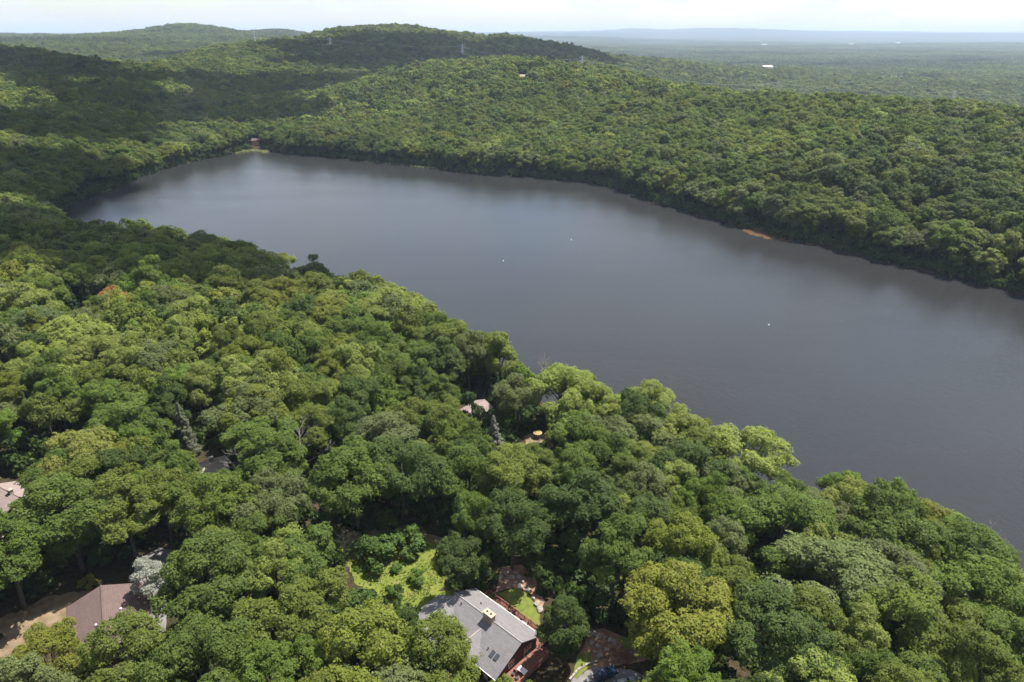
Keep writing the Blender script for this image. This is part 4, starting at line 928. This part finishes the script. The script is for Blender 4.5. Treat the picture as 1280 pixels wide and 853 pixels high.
dr = MB().box(12.9, 13.8, 5.9, 5.98, 0, 2.1).build('door', 'red_siding', bh); MB().box(13.6, 13.68, 5.98, 6.06, 1.0, 1.1).build('handle', 'dark_metal', dr)
wl = empty('garden_wall', (A_.x, A_.y, 12.0), rzb, 'pale low wall beside the drive next to the brown-roofed house', 'wall')
for i in range(8): MB().box(3.0+i*0.82, 3.0+i*0.82+0.78, 8.6, 8.9, -0.5, 0.9+0.02*(i % 2)).build('block', 'paving', wl)

cottage('cottage', on_ground(594, 507, 4.0), 0.9, 4.2, 3.4, 2.6, 1.5, 'pink_shingles', 'pale_siding', 'small pale cottage with pinkish roof near the lake shore among trees', False)
cottage('house', on_ground(258, 580, 4.0), 0.5, 4.6, 3.6, 2.7, 1.7, 'tan_shingles', 'pale_siding', 'tan-roofed house half hidden among tall trees in the woods')
cottage('house', on_ground(10, 616, 4.2), -0.5, 5.2, 3.9, 2.8, 1.7, 'pink_shingles', 'brown_siding', 'brown walled house with salmon pink roof under large green tree')
cottage('house', on_ground(2, 652, 4.2), 0.2, 4.4, 3.6, 2.8, 1.6, 'tan_shingles', 'pale_siding', 'pale house below the salmon pink roof at the woods edge')
fh = at(318, 174, t=795); cottage('lake_house', (fh[0], fh[1]+4, float(gz(fh[0], fh[1]+4))), 0.25, 4.5, 4.0, 5.0, 2.0, 'brown_shingles', 'orange_siding', 'orange-walled house above the reeds at the far end of lake', False)
kh = at(655, 92, t=1020); cottage('hilltop_house', (kh[0], kh[1], float(gz(kh[0], kh[1]))), 0.2, 9.0, 5.5, 6.5, 3.0, 'tan_shingles', 'pale_siding', 'pale roofed house on the wooded rise near the power line', False)
# lakeside terrace: parasol
tp = on_ground(672, 548); e = empty('parasol', tp, 0.3, 'yellow parasol on the sandy yard under the lakeside trees', 'parasol'); MB().tube([(0, 0, 0), (0, 0, 2.5)], 0.04, 6).build('pole', 'white_paint', e)
simple('yellow_cloth', (0.30, 0.23, 0.09), (0.36, 0.28, 0.12), 3.0, 0.8); cn = MB()
for q in range(8):
    a0, a1 = q*math.pi/4, (q+1)*math.pi/4; cn.slab([(0, 0, 2.6), (1.5*math.cos(a0), 1.5*math.sin(a0), 2.1), (1.5*math.cos(a1), 1.5*math.sin(a1), 2.1)], 0.03)
cn.build('canopy', 'yellow_cloth', e)

# warehouse and buildings on the plain
def warehouse(px_, py_, t_, lx, ly, h, label, group=None):
    p = at(px_, py_, t=t_); z = float(gz(p[0], p[1])); e = empty('warehouse', (p[0], p[1], z), 0.1, label, 'building', group)
    MB().box(-lx/2, lx/2, -ly/2, ly/2, -2, h).build('wall', 'white_metal', e)
    mb = MB(); s = [(-ly/2-0.6, h), (ly/2+0.6, h), (0, h+ly*0.16)]; mb.solid([(-lx/2-0.6, a_, b_+0.01) for a_, b_ in s], [(lx/2+0.6, a_, b_+0.01) for a_, b_ in s]); mb.build('roof', 'white_metal', e)
    for i in range(4): MB().box(-lx/2+lx*(i+0.3)/4, -lx/2+lx*(i+0.7)/4, -ly/2-0.12, -ly/2+0.02, 0, h*0.5).build('door', 'dark_metal', e)
warehouse(957, 93.5, 2640, 38, 34, 23, 'large white warehouse on the wooded plain below the hills')
for a_, b_, t_ in ((1122, 54.5, 9500), (1064, 55, 9300), (955, 55.5, 9000)):
    warehouse(a_, b_, t_, 70, 40, 24, 'tiny pale building far out on the hazy plain', 'far pale buildings')
qz = float(gz(qp[0], qp[1]))
simple('field_grass', (0.10, 0.12, 0.035), (0.17, 0.17, 0.06), 0.02, 0.95)
def plain_patch(name, ex, lift=1.2, mat='quarry_earth'):
    pl = [(ex[0]+ex[2]*0.97*math.cos(q*0.2618)*(1+0.12*math.sin(q*2.2)), ex[1]+ex[3]*0.97*math.sin(q*0.2618)*(1+0.12*math.sin(q*1.7))) for q in range(24)]
    sheet(name, pl, mat, lift, 25)
plain_patch('quarry', EXCL[0]); plain_patch('warehouse_yard', EXCL[1]); plain_patch('bare_field', EXCL[2])
for i, ex in enumerate(EXCL[3:]): plain_patch('open_field', ex, 1.0+0.01*i, 'quarry_earth' if i % 3 == 0 else 'field_grass')

# ------------------------------------------------------------------ parked cars
def car(loc, rz, mat, label):
    e = empty('parked_car', loc, rz, label, 'car', None)
    prof = [(-2.2, 0.35), (2.2, 0.35), (2.25, 0.7), (2.1, 0.88), (1.1, 1.0), (0.45, 1.42), (-1.3, 1.46), (-2.05, 1.0), (-2.25, 0.75)]
    b = MB(); lo = [(x, -0.88 if z < 1.2 else -0.68, z) for x, z in prof]; hi = [(x, 0.88 if z < 1.2 else 0.68, z) for x, z in prof]; b.solid(hi, lo); bd = b.build('body', mat, e)
    MB().slab([(1.08, -0.7, 1.03), (0.5, -0.62, 1.41), (0.5, 0.62, 1.41), (1.08, 0.7, 1.03)], 0.03).build('windscreen', 'glass', e); MB().slab([(-1.36, -0.62, 1.46), (-1.98, -0.7, 1.06), (-1.98, 0.7, 1.06), (-1.36, 0.62, 1.46)], 0.03).build('rear_window', 'glass', e)
    for s in (-1, 1):
        MB().slab([(0.85, s*0.87, 1.02), (0.4, s*0.71, 1.38), (-1.2, s*0.71, 1.4), (-1.7, s*0.87, 1.03)][::s], 0.02).build('side_window', 'glass', e)
        for x_ in (-1.35, 1.4):
            w = MB().tube([(x_, s*0.72, 0.33), (x_, s*0.92, 0.33)], 0.33, 14).build('wheel', 'rubber', e); MB().tube([(x_, s*0.90, 0.33), (x_, s*0.935, 0.33)], 0.19, 10).build('rim', 'galvanised', w)
        MB().box(2.2, 2.27, s*0.6-0.18, s*0.6+0.18, 0.68, 0.8).build('headlight', 'white_paint', e); MB().box(-2.27, -2.2, s*0.65-0.12, s*0.65+0.12, 0.78, 0.92).build('tail_light', 'red_siding', e)
p = at(757, 842, 12.4); car((p[0], p[1], float(gz(p[0], p[1]))+0.07), 0.5, 'car_blue', 'dark blue car parked below the rock garden')
p = at(781, 855, 12.4); car((p[0], p[1], float(gz(p[0], p[1]))+0.07), 0.35, 'car_silver', 'silver car parked beside the dark blue car')

# ------------------------------------------------------------------ power line
def solve(px_, py_, h, t0, t1):
    best = None
    for t_ in np.arange(t0, t1, 5.0):
        p = at(px_, py_, t=t_); d = abs(float(gz(p[0], p[1]))+h-p[2])
        if best is None or d < best[0]: best = (d, p[0], p[1])
    return best[1], best[2]
def pylon(x_, y_, h, rz, label):
    z = float(gz(x_, y_)); e = empty('pylon', (x_, y_, z), rz, label, 'pylon', 'pylons of the power line')
    def wd(zz): return 3.2*(1-zz/h)**1.2+0.55
    for a_ in (-1, 1):
        for b_ in (-1, 1): MB().tube([(a_*wd(q), b_*wd(q), q if q else -2) for q in (0, h*0.3, h*0.6, h)], [0.42, 0.36, 0.3, 0.22], 4).build('leg', 'galvanised', e)
    br = MB(); nl = 9
    for i in range(nl):
        z0, z1 = h*i/nl, h*(i+1)/nl; a0, a1 = wd(z0), wd(z1)
        for s in (-1, 1):
            br.tube([(-a0, s*a0, z0), (a1, s*a1, z1)], 0.10, 4); br.tube([(a0, s*a0, z0), (-a1, s*a1, z1)], 0.10, 4); br.tube([(s*a0, -a0, z0), (s*a1, a1, z1)], 0.10, 4); br.tube([(s*a0, a0, z0), (s*a1, -a1, z1)], 0.10, 4)
    br.build('bracing', 'galvanised', e)
    for q in (0.66, 0.80, 0.94):
        am = MB(); am.tube([(-6.0, 0, h*q), (6.0, 0, h*q)], 0.32, 4); am.tube([(-6, 0, h*q), (0, 0, h*q+1.6)], 0.1, 4); am.tube([(6, 0, h*q), (0, 0, h*q+1.6)], 0.1, 4); am = am.build('cross_arm', 'galvanised', e)
        for s in (-1, 1): MB().tube([(s*5.8, 0, h*q), (s*5.8, 0, h*q-2.0)], 0.2, 6).build('insulator', 'white_paint', am)
    return Vector((x_, y_, z))
PY = []
pyl = [(317, 38, 46, 1400, 2300, 'galvanised lattice pylon on the shaded ridge left of the highest hill'), (412, 47, 40, 1500, 2200, 'lattice pylon on the shaded hill slope between two taller pylons'),
       (578, 55, 44, 1300, 1900, 'tall lattice pylon behind the sunlit rise, below the dark hill'), (728, 70, 40, 1100, 1750, 'lattice pylon at the right foot of the dark hill'),
       (973, 101, 42, 1050, 2000, 'lattice pylon in the valley below the white warehouse'), (1194, 113, 42, 800, 1700, 'lattice pylon behind the wooded crest with cables running to the right')]
for a_, b_, h, t0, t1, lab in pyl:
    x_, y_ = solve(a_, b_, h, t0, t1); PY.append((pylon(x_, y_, h, 0.5, lab), h))
xe, ye = PY[-1][0].x+420, PY[-1][0].y-210; PY.append((pylon(xe, ye, 42, 0.5, 'lattice pylon at the end of the cables beyond the wooded crest'), 42))
SPANS = ['along the shaded ridge under the highest hill', 'from the shaded ridge to the sunlit rise', 'across the dark hill behind the sunlit rise', 'from the dark hill down into the valley', 'through the valley behind the wooded crest', 'beyond the wooded crest towards the last pylon']
for i in range(len(PY)-1):
    (A0, h0), (B0, h1) = PY[i], PY[i+1]
    for s in (-5.8, 5.8):
        for q in (0.66, 0.94):
            o0 = Vector((s*math.cos(0.5), s*math.sin(0.5), h0*q-2)); o1 = Vector((s*math.cos(0.5), s*math.sin(0.5), h1*q-2)); a0, b0 = A0+o0, B0+o1; sag = (b0-a0).length*0.022
            mb = MB(); mb.tube([a0.lerp(b0, j/16)-Vector((0, 0, sag*4*(j/16)*(1-j/16))) for j in range(17)], 0.11, 4)
            tag(mb.build('power_cable', 'galvanised'), f'{"upper" if q > 0.8 else "lower"} pale power cable {SPANS[i]}', 'cable', 'cables of the power line')

# ------------------------------------------------------------------ buoys and reeds
for a_, b_ in ((629, 326), (714, 300), (961, 406)):
    p = at(a_, b_, 0.3); e = empty('buoy', (p[0], p[1], 0.0), 0, 'small white buoy floating on the open lake', 'buoy', 'white lake buoys')
    MB().tube([(0, 0, -0.25), (0, 0, -0.1), (0, 0, 0.25), (0, 0, 0.45), (0, 0, 0.55)], [0.15, 0.38, 0.42, 0.25, 0.1], 12).build('float', 'orange_plastic', e, True); MB().tube([(0, 0, 0.5), (0, 0, 0.95)], 0.05, 6).build('mast', 'orange_plastic', e)
r = np.random.default_rng(9); seg = [at(a_, b_, 0) for a_, b_ in ((296, 191), (305, 189.5), (318, 188), (328, 188.5), (336, 190))]; P = []
for i in range(len(seg)-1):
    a0, b0 = np.array(seg[i]), np.array(seg[i+1]); f = r.random((450, 1)); q = a0+(b0-a0)*f; q[:, 1] += r.normal(-2, 3.0, 450); q[:, 2] = np.abs(r.normal(0.35, 0.3, 450))+0.1; P.append(q)
for (a0, b0) in (((80, 268), (62, 272)), ((455, 201), (560, 212)), ((575, 216), (640, 220)), ((120, 243), (140, 237)), ((206, 211), (216, 208))):
    a0, b0 = np.array(at(*a0, 0)), np.array(at(*b0, 0)); m = 260; f = r.random((m, 1)); q = a0+(b0-a0)*f; q[:, 1] += r.normal(-1, 1.6, m); q[:, 2] = np.abs(r.normal(0.25, 0.2, m))+0.1; P.append(q)
P = np.concatenate(P); N = r.normal(0, 0.6, P.shape)+np.array([0, 0, 1]); o = link('reeds', mesh_from_quads('reeds', leaf_quads(P, N, 1.3, r, 0.5), r.random(len(P)), 'leaves'))
o['tint'] = [0.20, 0.22, 0.10]; tag(o, 'pale green reeds and shore grass along the far waterline', 'reeds', kind='stuff')

# ------------------------------------------------------------------ clouds above the haze, casting the drifting shadows
CLOUD_ALT = 1300.0
off = SUN*(CLOUD_ALT/SUN.z)
def cloud(cx, cyy, rx, ry, seed):
    r = random.Random(seed); bm = bmesh.new(); npf = 24
    for i in range(npf):
        a0 = r.uniform(0, 6.28); rd = math.sqrt(r.random())*0.72; rr_ = r.uniform(0.26, 0.46)*(1.15-rd*0.5)
        M_ = Matrix.Translation((math.cos(a0)*rd*rx, math.sin(a0)*rd*ry, 0)) @ Matrix.Diagonal((rr_*rx, rr_*ry, rr_*min(rx, ry)*0.8, 1)); geo = bmesh.ops.create_icosphere(bm, subdivisions=3, radius=1.0, matrix=M_)
        ph = [r.uniform(0, 6) for _ in range(3)]; c0 = M_.translation
        for v in geo['verts']:
            d = v.co-c0; s = 55.0; k_ = 1+0.16*math.sin(v.co.x/s+ph[0])*math.sin(v.co.y/s*1.3+ph[1])+0.10*math.sin(v.co.x/19+ph[2])*math.sin(v.co.y/23+ph[0]); v.co = c0+d*k_
            if v.co.z < -0.1*ry: v.co.z = -0.1*ry+0.15*(v.co.z+0.1*ry)
    me = bpy.data.meshes.new('cloud'); bm.to_mesh(me); bm.free(); me.materials.append(MATS['cloud_vapour']); me.polygons.foreach_set('use_smooth', [True]*len(me.polygons))
    o = link('cloud', me); o.location = (cx+off.x, cyy+off.y, CLOUD_ALT); tag(o, 'white fair-weather cumulus cloud high above the hills', 'cloud', 'fair-weather clouds', 'structure')
for i, c_ in enumerate(CLOUD_SHADOWS): cloud(*c_, 60+i)

# ------------------------------------------------------------------ haze
zt = float(GZ.max())+60; zb = float(GZ.min())-1.0
hz = MB().box(AX[0]-60, AX[-1]+60, AY[0]-60, AY[-1]+60, zb, zt)
hm = bpy.data.materials.new('haze_air'); hm.use_nodes = True; hm.node_tree.nodes.clear(); MATS['haze_air'] = hm
ho = hm.node_tree.nodes.new('ShaderNodeOutputMaterial'); hv = hm.node_tree.nodes.new('ShaderNodeVolumePrincipled')
hv.inputs['Color'].default_value = (0.66, 0.80, 1.0, 1); hv.inputs['Density'].default_value = HAZE_DENSITY; hv.inputs['Anisotropy'].default_value = 0.1
hm.node_tree.links.new(hv.outputs[0], ho.inputs['Volume'])
tag(hz.build('haze', 'haze_air'), 'pale blue summer haze over the distant plain', 'haze', kind='stuff')
